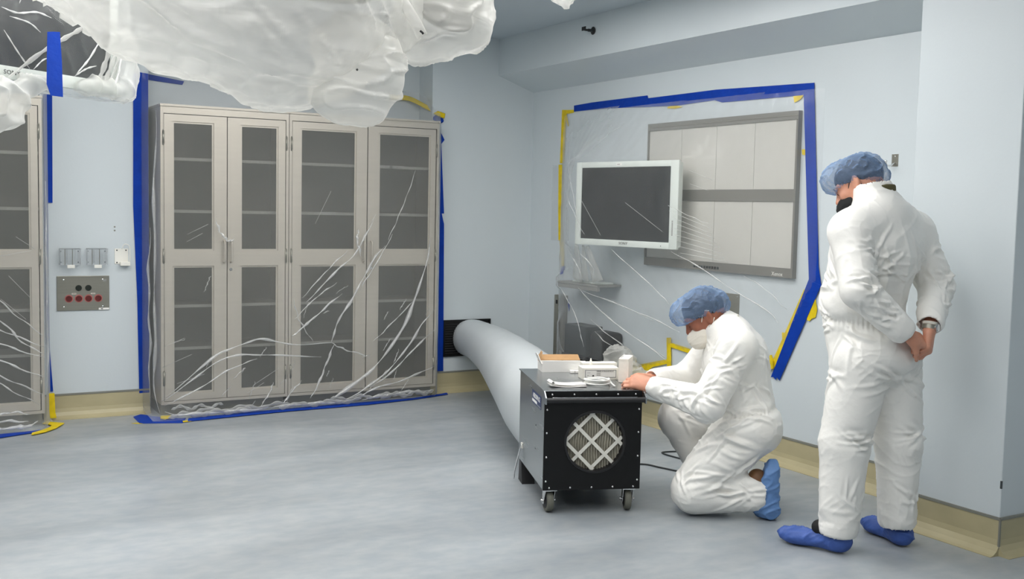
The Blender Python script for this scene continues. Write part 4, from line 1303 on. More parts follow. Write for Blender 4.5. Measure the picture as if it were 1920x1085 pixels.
# labelled carton
t = on_lid('carton', 'white carton with a black bordered printed label on the scrubber lid', 'carton', .36, .335)
MB().box(-.097, .097, 0, .10, 0, .062, .0015).build('carton_body', M['foam'], t)
lbl = MB().box(-.085, .085, -.0008, -.0002, .010, .053).build('label', M['paper'], t)
bd = MB().box(-.083, .083, -.0013, -.0008, .0495, .0515).box(-.083, .083, -.0013, -.0008, .0115, .0135).box(-.083, -.081, -.0013, -.0008, .0135, .0495).box(.081, .083, -.0013, -.0008, .0135, .0495)
bd.build('border', M['ink'], lbl)
text_part('SERIES II MAGNEHELIC', .0098, M['ink'], lbl, (-.022, -.0012, .0440), (PI / 2, 0, 0), sx=.95, align='LEFT')
text_part('MODEL', .0065, M['ink_soft'], lbl, (-.022, -.0012, .0335), (PI / 2, 0, 0), align='LEFT')
text_part('RANGE', .0065, M['ink_soft'], lbl, (-.022, -.0012, .0245), (PI / 2, 0, 0), align='LEFT')
MB().prism([(-.046, .017), (-.034, .017), (-.036, .024), (-.040, .026), (-.044, .024)], lambda x, z: (x, -.0008, z), (0, -1, 0), .0005).build('mark', M['ink'], lbl)
MB().box(-.072, -.062, -.0013, -.0008, .023, .0245).box(-.072, -.055, -.0013, -.0008, .036, .0372).build('small_print', M['ink_soft'], lbl)
t = on_lid('white_box', 'long plain white box lying behind the labelled carton', 'box', .40, .475)
MB().box(-.105, .085, 0, .06, 0, .068, .0015).build('box_body', M['foam'], t)
MB().box(-.104, .084, .02, .022, .0681, .0686).build('lid_crease', M['grey_panel'], t)
# foam tray held on edge by the kneeling person
t = on_lid('foam_tray', 'white foam tray stood on edge under the kneeling person\'s hand', 'tray', .462, .315, rz=-.42)
mb = MB().box(0, .052, -.075, .075, 0, .012, .002).box(0, .052, -.075, .075, .113, .125, .002).box(0, .052, -.075, -.063, .0122, .1128).box(0, .052, .063, .075, .0122, .1128).box(.040, .052, -.0628, .0628, .0122, .1128)
mb.build('tray_body', M['foam'], t)
MB().box(.012, .0398, -.0627, -.045, .0125, .1125).box(.012, .0398, .045, .0627, .0125, .1125).build('inner_ledge', M['foam'], t)
MB().box(.004, .010, -.045, .045, .1251, .1256).build('slot', M['grey_panel'], t)
# dropper bottle
t = on_lid('dropper_bottle', 'small white dropper bottle beside the open cardboard box', 'bottle', .335, .455)
MB().lathe([(.002, 0), (.017, 0), (.018, .004), (.018, .050), (.014, .058), (.008, .061)], (0, 0, 0), 20).build('bottle_body', M['white_plastic'], t, angle=.6)
MB().lathe([(.0095, .0612), (.010, .066), (.0085, .074), (.004, .09), (.002, .097)], (0, 0, 0), 16).build('cap', M['foam'], t, angle=.6)
MB().lathe([(.0182, .012), (.0184, .0125), (.0184, .034), (.0182, .0345)], (0, 0, 0), 20).build('label', M['grey_panel'], t)
# blister pack
t = on_lid('small_pack', 'small clear and white parts pack in front of the open box', 'pack', .285, .555, rz=.05)
MB().box(-.034, .034, 0, .035, 0, .014, .002).build('pack_body', M['paper'], t)
MB().box(-.014, -.010, -.0006, 0, .003, .012).box(.008, .026, -.0006, 0, .004, .010).build('print', M['grey_panel'], t)
# rolled booklet
t = on_lid('instruction_booklet', 'white folded instruction booklet curling at its left end', 'booklet', .03, .10, rz=.04)
def leaf(z, n=14, x1=.205, lift=.0):
    pts = []
    for k in range(n + 1):
        u = k / n
        pts.append((.02 + (x1 - .02) * u, z + .002 * math.sin(u * 5 + z * 900) + lift * (1 - u) ** 3))
    return pts
for i in range(3):
    pts = leaf(.003 + i * .0035, lift=.006 + .003 * i)
    vs = [(x, y + (.006 * i), z) for x, z in pts for y in (0, .085)]
    fs = [(2 * k, 2 * k + 2, 2 * k + 3, 2 * k + 1) for k in range(len(pts) - 1)]
    lo_ = MB().add(vs, fs).build('page', M['paper'], t, smooth=True)
    md = lo_.modifiers.new('s', 'SOLIDIFY'); md.thickness = .0012
spiral = [(.028 + (.013 - .0011 * k) * math.cos(-1.2 + k * .62), .018 + (.013 - .0011 * k) * math.sin(-1.2 + k * .62)) for k in range(10)]
vs = [(x, y, z + .004) for x, z in spiral for y in (0, .09)]
fs = [(2 * k, 2 * k + 2, 2 * k + 3, 2 * k + 1) for k in range(len(spiral) - 1)]
lo_ = MB().add(vs, fs).build('rolled_edge', M['paper'], t, smooth=True)
md = lo_.modifiers.new('s', 'SOLIDIFY'); md.thickness = .0018
# coil of clear tubing
t = on_lid('tubing_coil', 'coil of white plastic tubing on the scrubber lid', 'tubing', .305, .185)
pts = []
for k in range(150):
    a = k * .17
    r = .058 + .006 * math.sin(a * .37)
    pts.append((r * math.cos(a) * 1.05, r * .95 * math.sin(a), .005 + .0062 * (a / (2 * PI)) + .0015 * math.sin(a * 2.3)))
pts += [(.066, -.035, .012), (.07, -.06, .006), (.072, -.085, .005)]
MB().tube(pts, .0042, 8).build('tube', mat('tubing', (232, 232, 228), .3, spec=.6), t, smooth=True)
# power cord on the floor
cp = catmull([m2w(.40, .715, .16), m2w(.44, .76, .04), (3.35, 5.15, .005), (3.60, 5.10, .005), (3.79, 5.06, .005), (3.84, 4.94, .005), (3.90, 4.80, .005), (4.02, 4.78, .005), (4.10, 4.92, .005), (4.085, 5.10, .005), (4.075, 5.22, .005), (4.11, 5.262, .005), (4.26, 5.22, .005), (4.42, 5.15, .005), (4.50, 5.10, .005)], 8)
tag(MB().tube(cp, .005, 8).build('power_cord', M['cable_black'], smooth=True), 'thin dark power cord looping over the floor behind the kneeling person', 'cord')

# ================================================================== people
def nrm(v):
    v = np.array(v, float)
    return v / np.linalg.norm(v)

def hand_sdf(W, d, n, side, curls, thumb=(.5, .5), scale=1.0, spread=0.06, fore=None):
    """W wrist, d towards the fingers, n out of the palm, side: +1 if the thumb lies along d x n"""
    W, d, n = np.array(W, float), nrm(d), nrm(n)
    n = nrm(n - d * (n @ d))
    s = np.cross(d, n) * side            # towards the thumb
    S = SDF()
    k = scale
    S.cone(W - (d if fore is None else nrm(fore)) * .06 * k, W, .029 * k, .026 * k, .02)
    offs = [.030, .010, -.010, -.028]
    base = [.088, .092, .087, .078]
    lens = [(.042, .025, .021), (.046, .029, .022), (.042, .027, .022), (.033, .021, .019)]
    rad = [.0093, .0095, .009, .008]
    for i in range(4):
        kn = W + (d * base[i] + s * offs[i]) * k
        S.cone(W + (s * offs[i] * .55 + d * .012) * k, kn, .0135 * k, .0115 * k, .022)
    S.ell(W + (d * .05) * k, np.array([.036, .013, .042]) * k, np.stack([s, n, d], 1), .02)
    S.ell(W + (d * .04 + s * .024 + n * .008) * k, np.array([.016, .014, .030]) * k, np.stack([s, n, d], 1), .02)
    for i in range(4):
        p = W + (d * base[i] + s * offs[i]) * k
        a = 0.0
        dirv = nrm(d + s * spread * (1.5 - i))
        c = curls[i] if isinstance(curls[0], (list, tuple)) else curls
        r = rad[i] * k
        for j in range(3):
            a += c[j]
            q = nrm(dirv * math.cos(a) + n * math.sin(a))
            e = p + q * lens[i][j] * k
            S.cone(p, e, r, r * .93, .006 if j else .012)
            p, r = e, r * .93
    p = W + (d * .018 + s * .026 + n * .006) * k
    t1 = nrm(d * .75 + s * .65 + n * thumb[0])
    t2 = nrm(d * .95 + s * .1 + n * thumb[1])
    e = p + t1 * .046 * k
    S.cone(p, e, .0145 * k, .0115 * k, .018)
    e2 = e + t2 * .032 * k
    S.cone(e, e2, .0112 * k, .0102 * k, .008)
    S.cone(e2, e2 + nrm(t2 + n * .12) * .026 * k, .0102 * k, .008 * k, .008)
    return S

class Rig:
    def __init__(self, name, label, loc, rz):
        self.t = thing(name, label, 'person', loc, rz)
    def part(self, name, V, F, m):
        return np_mesh(name, V, F, M[m] if isinstance(m, str) else m, self.t)

def axes(face, up):
    f = nrm(face)
    u = nrm(np.array(up, float) - f * (np.array(up, float) @ f))
    r = np.cross(f, u)
    return np.stack([r, f, u], 1)       # columns: right, face, up

def head_prims(S, c, A):
    """skull, jaw, nose, ears, brow in head axes (right, face, up)"""
    P = lambda r, f, u: np.array(c) + A @ np.array([r, f, u])
    S.ell(P(0, -.012, .022), (.077, .098, .098), A, .03)
    S.ell(P(0, .020, -.035), (.060, .070, .082), A, .03)
    S.ell(P(0, .048, -.088), (.036, .034, .026), A, .03)
    S.cone(P(-.042, .0, -.078), P(0, .055, -.094), .024, .022, .025)
    S.cone(P(.042, .0, -.078), P(0, .055, -.094), .024, .022, .025)
    S.cone(P(0, .085, .020), P(0, .111, -.022), .0095, .0135, .014)
    for s in (-1, 1):
        S.ell(P(s * .011, .102, -.027), (.010, .010, .008), A, .008)
        S.cone(P(s * .012, .088, .026), P(s * .048, .070, .026), .0115, .011, .012)
        S.ell(P(s * .030, .090, .006), (.017, .014, .012), A, .012, 's')
        S.ell(P(s * .030, .076, .006), (.0155, .0125, .0125), A, .004)
        S.ell(P(s * .043, .062, -.022), (.022, .02, .018), A, .02)
        # ear: rim with a hollow
        E = A @ rot_xyz(.15, 0, s * .45)
        S.ell(P(s * .080, -.012, -.006), (.010, .023, .034), E, .006)
        S.ell(P(s * .092, -.006, -.004), (.008, .013, .021), E, .005, 's')
        S.ell(P(s * .080, -.006, -.036), (.008, .011, .011), A, .006)
    S.ell(P(0, .086, -.058), (.024, .013, .007), A, .008)
    S.ell(P(0, .085, -.070), (.021, .013, .007), A, .008)
    return P

def cap_mesh(c, A, puff=1.0, seed=0.0, res=.0055, tilt=0.0, sag=(0, 0, 0)):
    """bouffant cap: a puffy gathered cloud over the skull with an elastic rim"""
    P = lambda r, f, u: np.array(c) + A @ np.array([r, f, u])
    S = SDF()
    S.ell(P(0, -.018, .045), (.099 * puff, .123 * puff, .094 * puff), A, .04)
    S.ell(P(0, -.098, -.005), (.075, .050, .055), A, .04)
    nrm_ = A @ nrm((0, .55 + tilt, -1))
    S.half(P(0, .02, .012), nrm_, .012)
    S.ell(P(sag[0], sag[1], sag[2]), (.080 * puff, .056, .050), A, .075)
    V, F = S.mesh(P(0, 0, .03) - .22, P(0, 0, .03) + .22, res)
    N = vnormals(V, F)
    L = (V - np.array(c)) @ A
    az = np.arctan2(L[:, 0], L[:, 1])
    rim = np.clip(1 - (L[:, 2] - .55 * (L[:, 1] - .02) - .012) / .05, 0, 1)
    pl = np.cos(az * 34 + noise3(L * 18 + seed) * 4) * .0030 * rim
    wr = (ridged(L * np.array([22, 22, 22]) + seed) ** 3 - .3) * .0085 + noise3(L * 11 + seed) * .006
    V = V + N * (pl + wr * (1 - .5 * rim))[:, None]
    # drop the flat underside so that the cap is an open shell
    under = ((F >= 0).all(1)) & ((vnormals(V, F)[F].mean(1) @ nrm_) > .86) & (np.abs(((V[F].mean(1) - P(0, .02, .012)) @ nrm_)) < .012)
    F = F[~under]
    return V, F

def fold_disp(V, segs, amp, seed, joints):
    """cloth folds: gentle long waves along each limb, sharper creases fanning out from the joints"""
    best = np.full(len(V), 1e9)
    bi = np.zeros(len(V), int)
    for i, (a, b, r) in enumerate(segs):
        a, b = np.array(a, float), np.array(b, float)
        d = b - a
        t = np.clip(((V - a) @ d) / (d @ d), 0, 1)
        q = np.linalg.norm(V - a - t[:, None] * d, axis=1) / r
        m = q < best
        best[m], bi[m] = q[m], i
    warp = np.stack([noise3(V * 4 + seed + 3), noise3(V * 4 + seed + 13), noise3(V * 4 + seed + 23)], 1) * .06
    soft = noise3(V * np.array([7, 7, 4.5]) + seed) * .8
    out = soft * .55
    for i, (a, b, r) in enumerate(segs):
        m = bi == i
        if not m.any():
            continue
        ax = nrm(np.array(b, float) - np.array(a, float))
        p = V[m] + warp[m]
        tilt = nrm(ax + .8 * np.array([math.sin(i * 2.1 + seed), math.cos(i * 1.7), .3]))
        q = p * 4.0 + np.outer(p @ tilt, tilt) * 9.0
        out[m] += (ridged(q + seed + i * 7) ** 3 - .22) * .75 * np.clip(noise3(p * 6 + 40) * 1.6 + .55, 0, 1)
    for (c, ra, rb, g, k) in joints:          # centre, reach, inner side direction, strength, crease count
        c = np.array(c, float)
        q = V - c
        dist = np.linalg.norm(q, axis=1)
        w = np.exp(-(dist / ra) ** 2)
        n_ = nrm(rb)
        # creases radiate from the pinched side: their phase is the angle about the axis n_
        u = nrm(np.cross(n_, (.31, .2, .93)))
        v = np.cross(n_, u)
        P2 = q + warp * .55 + n_ * ra * .55
        an = np.arctan2(P2 @ v, P2 @ u)
        lay = P2 @ n_
        ph = np.stack([np.cos(an) * k * .5, np.sin(an) * k * .5, lay * 7 + seed], 1)
        z = np.stack([q @ u * 5, q @ v * 5, (q @ n_) * 5], 1)
        out += w * g * ((ridged(ph + 11 + seed) ** 2.2 - .35) * 1.0 + (ridged(z * 2.4 + warp * 20 + seed) ** 3 - .25) * .5)
    return out * amp

def crisp(V, seed):
    """thin creases scattered over the whole garment, in patches"""
    w = np.stack([noise3(V * 7 + seed), noise3(V * 7 + seed + 20), noise3(V * 7 + seed + 40)], 1) * .5
    patch = np.clip(noise3(V * 5 + seed + 60) * 2.2 + .35, 0, 1)
    a = ridged(V * np.array([9, 9, 17]) + V[:, [2, 0, 1]] * np.array([7, 5, 0]) + w + seed) ** 4
    b = ridged(V * np.array([13, 13, 8]) - V[:, [1, 2, 0]] * np.array([0, 6, 9]) + w + seed + 9) ** 4
    return (a * .0042 + b * .0036) * patch

def folds(V, N, spec, seed):
    """tension folds: paths that walk over the cloth away from a pinched point; each lifts a ridge between two valleys"""
    rnd = random.Random(seed)
    out = np.zeros(len(V))
    for (c, dirs, count, length, h) in spec:
        for k in range(count):
            dv = np.array(dirs[k % len(dirs)], float)
            dv = nrm(nrm(dv) + np.array([rnd.gauss(0, .22) for _ in range(3)]))
            L = length * rnd.uniform(.6, 1.25)
            p = np.array(c, float) + np.array([rnd.gauss(0, .022) for _ in range(3)])
            i = np.argmin(((V - p) ** 2).sum(1))
            path = [V[i]]
            st_ = L / 7
            bend = np.array([rnd.gauss(0, .25) for _ in range(3)])
            for j in range(7):
                d_ = dv + bend * (j / 7)
                d_ = d_ - N[i] * (d_ @ N[i])
                p = path[-1] + nrm(d_) * st_
                i = np.argmin(((V - p) ** 2).sum(1))
                path.append(V[i])
            P_ = np.array([(q.x, q.y, q.z) for q in catmull(path, 2)])
            w = rnd.uniform(.0055, .0105) * (1 + .3 * L / .15)
            lo, hi = P_.min(0) - w * 5, P_.max(0) + w * 5
            m = np.where(((V > lo) & (V < hi)).all(1))[0]
            if len(m) == 0:
                continue
            Q = V[m]
            best = np.full(len(Q), 9.0)
            tt = np.zeros(len(Q))
            for k2 in range(len(P_) - 1):
                e = P_[k2 + 1] - P_[k2]
                ee = max(e @ e, 1e-9)
                u = np.clip(((Q - P_[k2]) @ e) / ee, 0, 1)
                r = np.linalg.norm(Q - P_[k2] - u[:, None] * e, axis=1)
                b_ = r < best
                best[b_] = r[b_]
                tt[b_] = (k2 + u[b_]) / (len(P_) - 1)
            env = np.clip(tt * 5, .25, 1) * np.clip((1 - tt) * 1.9, 0, 1)
            out[m] += h * rnd.uniform(.7, 1.2) * env * (np.exp(-(best / w) ** 2) - .75 * np.exp(-(best / (w * 2.1)) ** 2) * .9)
    return out

# ------------------------------------------------------------------ the standing person (local: x right, y forward, z up)
st = Rig('person', 'standing person in white coverall, blue hair cap and black mask, hands clasped behind the back', (3.755, 3.40, 0), math.atan2(.17, .985))
SH = np.array((0, .062, 1.628))
SA = axes(A_f := np.array((-.30, .80, -.55)), (0.02, .55, .83))
cuffL, cuffR = (-.112, -.250, 1.018), (.075, -.275, 1.045)
elbL, elbR = (-.285, -.150, 1.185), (.295, -.170, 1.185)
shL, shR = (-.215, -.055, 1.425), (.225, -.085, 1.42)
# handL grips the right wrist, right hand hangs closed below it
hL = dict(W=(-.078, -.268, .990), d=(.93, -.12, -.28), n=(.10, .62, -.6))
hR = dict(W=(.048, -.288, 1.012), d=(-.25, -.10, -.95), n=(-.35, .92, 0))
S = SDF()
P = head_prims(S, SH, SA)
S.cone((0, -.055, 1.46), P(0, -.035, -.03), .070, .062, .04)
S.ell((0, -.03, 1.25), (.15, .10, .25), None, .05)
S.ell((0, -.05, .95), (.14, .11, .16), None, .05)
for a, b, ra, rb in ((shL, elbL, .05, .042), (elbL, hL['W'], .042, .027), (shR, elbR, .05, .042), (elbR, hR['W'], .042, .027),
                     ((-.10, -.05, .92), (-.13, -.02, .50), .085, .055), ((-.13, -.02, .50), (-.140, -.015, .10), .055, .036),
                     ((.10, -.06, .92), (.135, -.11, .50), .085, .055), ((.135, -.11, .50), (.153, -.125, .09), .055, .030),
                     ((-.14, -.015, .07), (-.20, .17, .032), .03, .018), ((.155, -.13, .055), (.25, .06, .03), .022, .016),
                     ((-.13, -.03, 1.42), (.13, -.05, 1.42), .07, .07)):
    S.cone(a, b, ra, rb, .04)
V, F = S.mesh((-.45, -.40, .0), (.48, .32, 1.86), .006)
for hd, cur, th in ((hL, [(.5, .9, .6), (.6, .95, .6), (.65, 1.0, .6), (.7, 1.0, .6)], (.5, .7)), (hR, [(.75, 1.0, .7), (.8, 1.05, .7), (.85, 1.1, .7), (.9, 1.1, .7)], (.4, .8))):
    H_ = hand_sdf(hd['W'], hd['d'], hd['n'], -1 if hd is hL else 1, cur, th, 1.0, fore=np.array(hd['W']) - np.array(elbL if hd is hL else elbR))
    v2, f2 = H_.mesh(np.array(hd['W']) - .16, np.array(hd['W']) + .16, .0032)
    F = np.concatenate([F, f2 + len(V)])
    V = np.concatenate([V, v2])
st.part('body', V, F, 'skin')
for s in (-1, 1):
    b_ = MB().ball((0, 0, 0), .0105, 10).build('eyelid', M['skin'], st.t, smooth=True)
    b_.location = P(s * .030, .0785, .005)
    e_ = MB().box(-.011, .011, -.0015, .0025, -.0012, .0012, .0008).build('eye', M['eye'], st.t)
    e_.matrix_local = Matrix.Translation(P(s * .030, .0890, .001)) @ Matrix(SA.tolist()).to_4x4()
    w_ = MB().tube(catmull([(-.018, .0, -.003), (-.006, .003, .002), (.008, .003, .002), (.018, -.004, -.003)], 4), [.002] + [.0034] * 11 + [.002], 6).build('eyebrow', M['hair'], st.t, smooth=True)
    w_.matrix_local = Matrix.Translation(P(s * .031, .091, .029)) @ Matrix(SA.tolist()).to_4x4()
# short dark hair under the cap
S = SDF()
S.ell(P(0, -.022, .036), (.088, .110, .100), SA, .02)
S.half(P(0, .03, .012), SA @ nrm((0, .55, -1)), .01)
V, F = S.mesh(P(0, 0, .03) - .16, P(0, 0, .03) + .16, .006)
V = V + vnormals(V, F) * (noise3(V * 90) * .003)[:, None]
st.part('hair', V, F, 'hair')
V, F = cap_mesh(SH, SA, 1.0, 2.0, sag=(-.01, .078, .076))
st.part('hair_cap', V, F, 'cap_film')
# black mask with its ear loop
def mask_part(rig, P, A, m, big=0.0, loops=True):
    S = SDF()
    if big:
        S.ell(P(0, .072, -.088), (.050, .056, .046), A, .03)
        S.cone(P(0, .100, -.030), P(0, .112, -.085), .022, .026, .03)
    S.ell(P(0, .052, -.060), (.062, .066, .052), A, .02)
    S.cone(P(0, .088, -.020), P(0, .118, -.058), .016, .018, .03)
    S.ell(P(0, .086, -.088), (.036, .034, .026), A, .03)
    S.half(P(0, .030, -.05), A @ nrm((0, -1, .12)), .01)
    S.half(P(0, .05, -.010), A @ nrm((0, .25, 1)), .01)
    V, F = S.mesh(P(0, .05, -.05) - .12, P(0, .05, -.05) + .12, .004)
    N = vnormals(V, F)
    L = (V - P(0, 0, 0)) @ A
    V = V + N * (ridged(np.stack([L[:, 0] * 9, L[:, 1] * 9, L[:, 2] * 55], 1)) ** 3 * .0022)[:, None]
    o = rig.part('face_mask', V, F, m)
    if loops:
        for s in (-1, 1):
            MB().tube(catmull([P(s * .056, .045, -.032), P(s * .074, .018, .0), P(s * .082, -.012, .026), P(s * .088, -.034, .012)], 5), .0022, 6).build('ear_loop', M[m], o, smooth=True)
            MB().tube(catmull([P(s * .056, .034, -.088), P(s * .076, .0, -.058), P(s * .088, -.034, -.03)], 5), .0022, 6).build('ear_loop', M[m], o, smooth=True)
    return o
mask_part(st, P, SA, 'black_cloth')
# the coverall
segs = [((-.02, -.04, 1.50), (0, 0, .95), .21), (shL, elbL, .08), (elbL, cuffL, .065), (shR, elbR, .08), (elbR, cuffR, .065),
        ((-.10, -.05, .90), (-.135, -.02, .48), .11), ((-.135, -.02, .48), (-.145, -.01, .08), .085), ((.10, -.07, .90), (.14, -.115, .48), .11), ((.14, -.115, .48), (.155, -.115, .10), .085)]
S = SDF()
S.ell((0, -.030, 1.31), (.235, .168, .24), None, .05)
S.ell((0, -.115, 1.37), (.19, .085, .15), rot_xyz(-.25), .06)
S.ell((-.01, .012, 1.10), (.210, .172, .21), None, .07)
S.ell((0, -.045, .92), (.200, .190, .17), None, .06)
S.ell((.0, -.13, .87), (.155, .10, .11), None, .05)
S.cone(shL, (-.05, -.06, 1.49), .092, .095, .05)
S.cone(shR, (.05, -.07, 1.49), .092, .095, .05)
S.cone((0, -.055, 1.47), (-.005, -.015, 1.605), .108, .088, .05)
S.cone(shL, elbL, .092, .076, .035)
S.cone(elbL, cuffL, .078, .060, .025)
S.cone(shR, elbR, .092, .078, .035)
S.cone(elbR, cuffR, .080, .058, .025)
S.cone((-.098, -.055, .86), (-.130, -.015, .49), .132, .108, .03)
S.cone((-.130, -.015, .49), (-.148, -.012, .115), .108, .086, .03)
S.cone((.100, -.085, .86), (.138, -.115, .49), .130, .102, .03)
S.cone((.138, -.115, .49), (.155, -.115, .125), .102, .084, .03)
# hollow collar and cuffs
S.cone((-.003, -.025, 1.575), (-.012, .012, 1.72), .074, .082, .006, 's')
S.cone((-.148, -.010, .12), (-.15, -.01, -.05), .072, .08, .006, 's')
S.cone((.155, -.115, .13), (.155, -.115, -.05), .070, .078, .006, 's')
S.half((-.15, 0, .055), (.0, .1, -1), .01)
ax = nrm(np.array(cuffL) - np.array(elbL))
S.cone(np.array(cuffL) + ax * .02, np.array(cuffL) + ax * .09, .043, .06, .006, 's')
ax = nrm(np.array(cuffR) - np.array(elbR))
S.cone(np.array(cuffR) + ax * .02, np.array(cuffR) + ax * .09, .041, .06, .006, 's')
V, F = S.mesh((-.46, -.42, .0), (.50, .34, 1.80), .0055, 2)
N = vnormals(V, F)
spec = [((-.155, -.14, 1.285), [(1, -.2, .7), (1, -.1, .25), (.7, -.2, 1.1), (.9, 0, -.3), (.5, 0, -.9)], 10, .17, .019),
        ((-.20, -.12, 1.30), [(-.6, -.1, .8), (-.7, -.3, .3), (-.5, -.3, -.4)], 7, .12, .017),
        ((-.255, -.21, 1.20), [(-.8, .3, .3), (-.8, .3, -.1), (-.8, .3, .7), (-.7, .3, -.5), (-.9, .1, .1)], 15, .12, .017), ((-.20, -.155, 1.36), [(-.8, .3, .3), (-.8, .3, -.2), (-.8, .2, .8)], 8, .10, .013), ((-.18, -.27, 1.10), [(-.7, .5, -.2), (-.6, .5, .4), (-.8, .4, 0)], 11, .10, .014),
        ((-.30, -.18, 1.16), [(.6, -.5, -.6), (.7, -.5, -.3), (.4, .2, -.8)], 6, .16, .014), ((-.14, -.24, 1.05), [(-.8, .4, .5), (-.5, .2, .8), (-.9, .3, .1)], 6, .10, .013),
        ((-.21, .05, 1.02), [(.2, 1, .5), (.1, 1, 1), (.2, 1, .0), (.1, .8, -.5)], 9, .16, .018), ((-.21, .03, 1.20), [(0, 1, .4), (0, 1, -.1), (0, .8, .9)], 7, .14, .015),
        ((-.20, -.03, .98), [(0, -.8, -.6), (.2, -1, -.2), (.1, .3, -1)], 6, .15, .013),
        ((.02, -.20, 1.40), [(.05, 0, -1)], 1, .36, .016), ((.11, -.17, 1.36), [(.1, 0, -1), (-.2, 0, -1)], 3, .24, .013), ((.20, -.14, 1.28), [(-1, -.2, .5), (-.9, -.1, 0), (-.5, 0, -.8)], 6, .13, .014),
        ((.235, -.21, 1.20), [(.7, -.6, .3), (.7, -.6, -.2), (.6, -.6, -.6), (.7, -.5, .7)], 13, .13, .017), ((.23, -.17, 1.34), [(.8, -.3, .2), (.8, -.2, -.4), (.6, -.3, .7)], 7, .11, .013), ((.17, -.30, 1.11), [(.6, -.3, .5), (.5, .2, -.8), (.7, -.2, .2)], 8, .10, .013), ((.21, -.22, 1.10), [(.6, -.3, .6), (.8, -.2, 0), (0, -.6, .6)], 6, .11, .013),
        ((0, -.20, .76), [(-1, -.1, .25), (-1, 0, .6), (1, 0, .3), (-.9, .1, -.35), (.9, 0, -.35), (-1, .1, 0)], 13, .22, .018), ((-.17, .0, .80), [(0, 1, -.2), (.2, 1, .3), (0, -1, -.3)], 6, .16, .013),
        ((-.13, -.13, .52), [(-1, .6, .25), (-1, .5, -.3), (1, .5, .1), (1, .4, -.35), (-.9, .8, 0)], 11, .17, .018), ((.14, -.21, .52), [(-1, .5, .2), (-1, .4, -.3), (1, .4, .1)], 9, .15, .015),
        ((-.15, -.08, .24), [(-.8, .6, .5), (.6, .3, .8), (-.8, .4, -.2), (.2, -.2, 1)], 8, .14, .013), ((-.17, .06, .13), [(.5, -.6, .5), (-.3, -.8, .3), (.9, 0, .2)], 6, .11, .013),
        ((.155, -.2, .22), [(-.8, .5, .4), (.8, .4, .4), (0, 0, 1)], 7, .13, .012), ((0, -.10, 1.53), [(1, .1, -.4), (-1, .1, -.4), (.6, -.2, -1), (-.6, -.2, -1)], 6, .12, .011)]
d = fold_disp(V, segs, .0060, 3.0, []) + folds(V, N, spec, 21) + crisp(V, 3.0) * .55
# elastic waist: drawn in with fine gathers; long folds down the back
wz = 1.035 + .03 * V[:, 1]
torso = np.hypot(V[:, 0] / 1.1, V[:, 1] + .03) < .225
wm = np.exp(-((V[:, 2] - wz) / .022) ** 2) * torso
az = np.arctan2(V[:, 0], V[:, 1])
d += wm * (-.012 + .0035 * np.cos(az * 60))
bm_ = torso * np.exp(-((V[:, 2] - 1.25) / .17) ** 2) * (V[:, 1] < -.03)
d += bm_ * (ridged(np.stack([V[:, 0] * 11 + V[:, 2] * 1.5, V[:, 1] * 3, V[:, 2] * 2.2], 1) + 2) ** 3 * .011 - .003)
V = relax(V + N * d[:, None], F, .15)
suit = st.part('coverall', V, F, 'suit')
# olive collar of the shirt under the suit
S = SDF()
S.cone((.0, -.045, 1.55), (.004, -.030, 1.640), .076, .078, .02)
S.cone((-.003, -.04, 1.50), (.0, -.015, 1.75), .064, .068, .006, 's')
S.half((0, -.06, 1.632), (0, .12, 1), .01)
S.half((0, -.015, 1.6), (-.35, .9, 0), .02)
V, F = S.mesh((-.14, -.2, 1.5), (.16, .1, 1.72), .005)
st.part('shirt_collar', V, F, 'olive_cloth')
# wristwatch on the right wrist
wd = nrm(hR['d'])
wc = np.array(hR['W']) - wd * .012
ww = Matrix(axes(np.array((.15, -1, 0)), -wd).tolist())
wt = MB().lathe([(.0285, -.009), (.0315, -.009), (.0315, .009), (.0285, .009)], (0, 0, 0), 28, ring=True).build('wristwatch', M['steel_dark'], st.t, angle=.6)
wt.matrix_local = Matrix.Translation(wc) @ ww.to_4x4()
MB().lathe([(.002, .026), (.018, .026), (.019, .034), (.016, .038), (.002, .038)], (0, 0, 0), 24, 'y').build('watch_case', M['chrome'], wt, angle=.6)
MB().lathe([(.002, .0382), (.0145, .0382), (.0145, .0387), (.002, .0387)], (0, 0, 0), 24, 'y').build('dial', M['paper'], wt)
cf = MB().lathe([(.030, .010), (.033, .010), (.033, .022), (.030, .022)], (0, 0, 0), 28, ring=True).build('shirt_cuff', M['suit_seam'], wt, angle=.6)

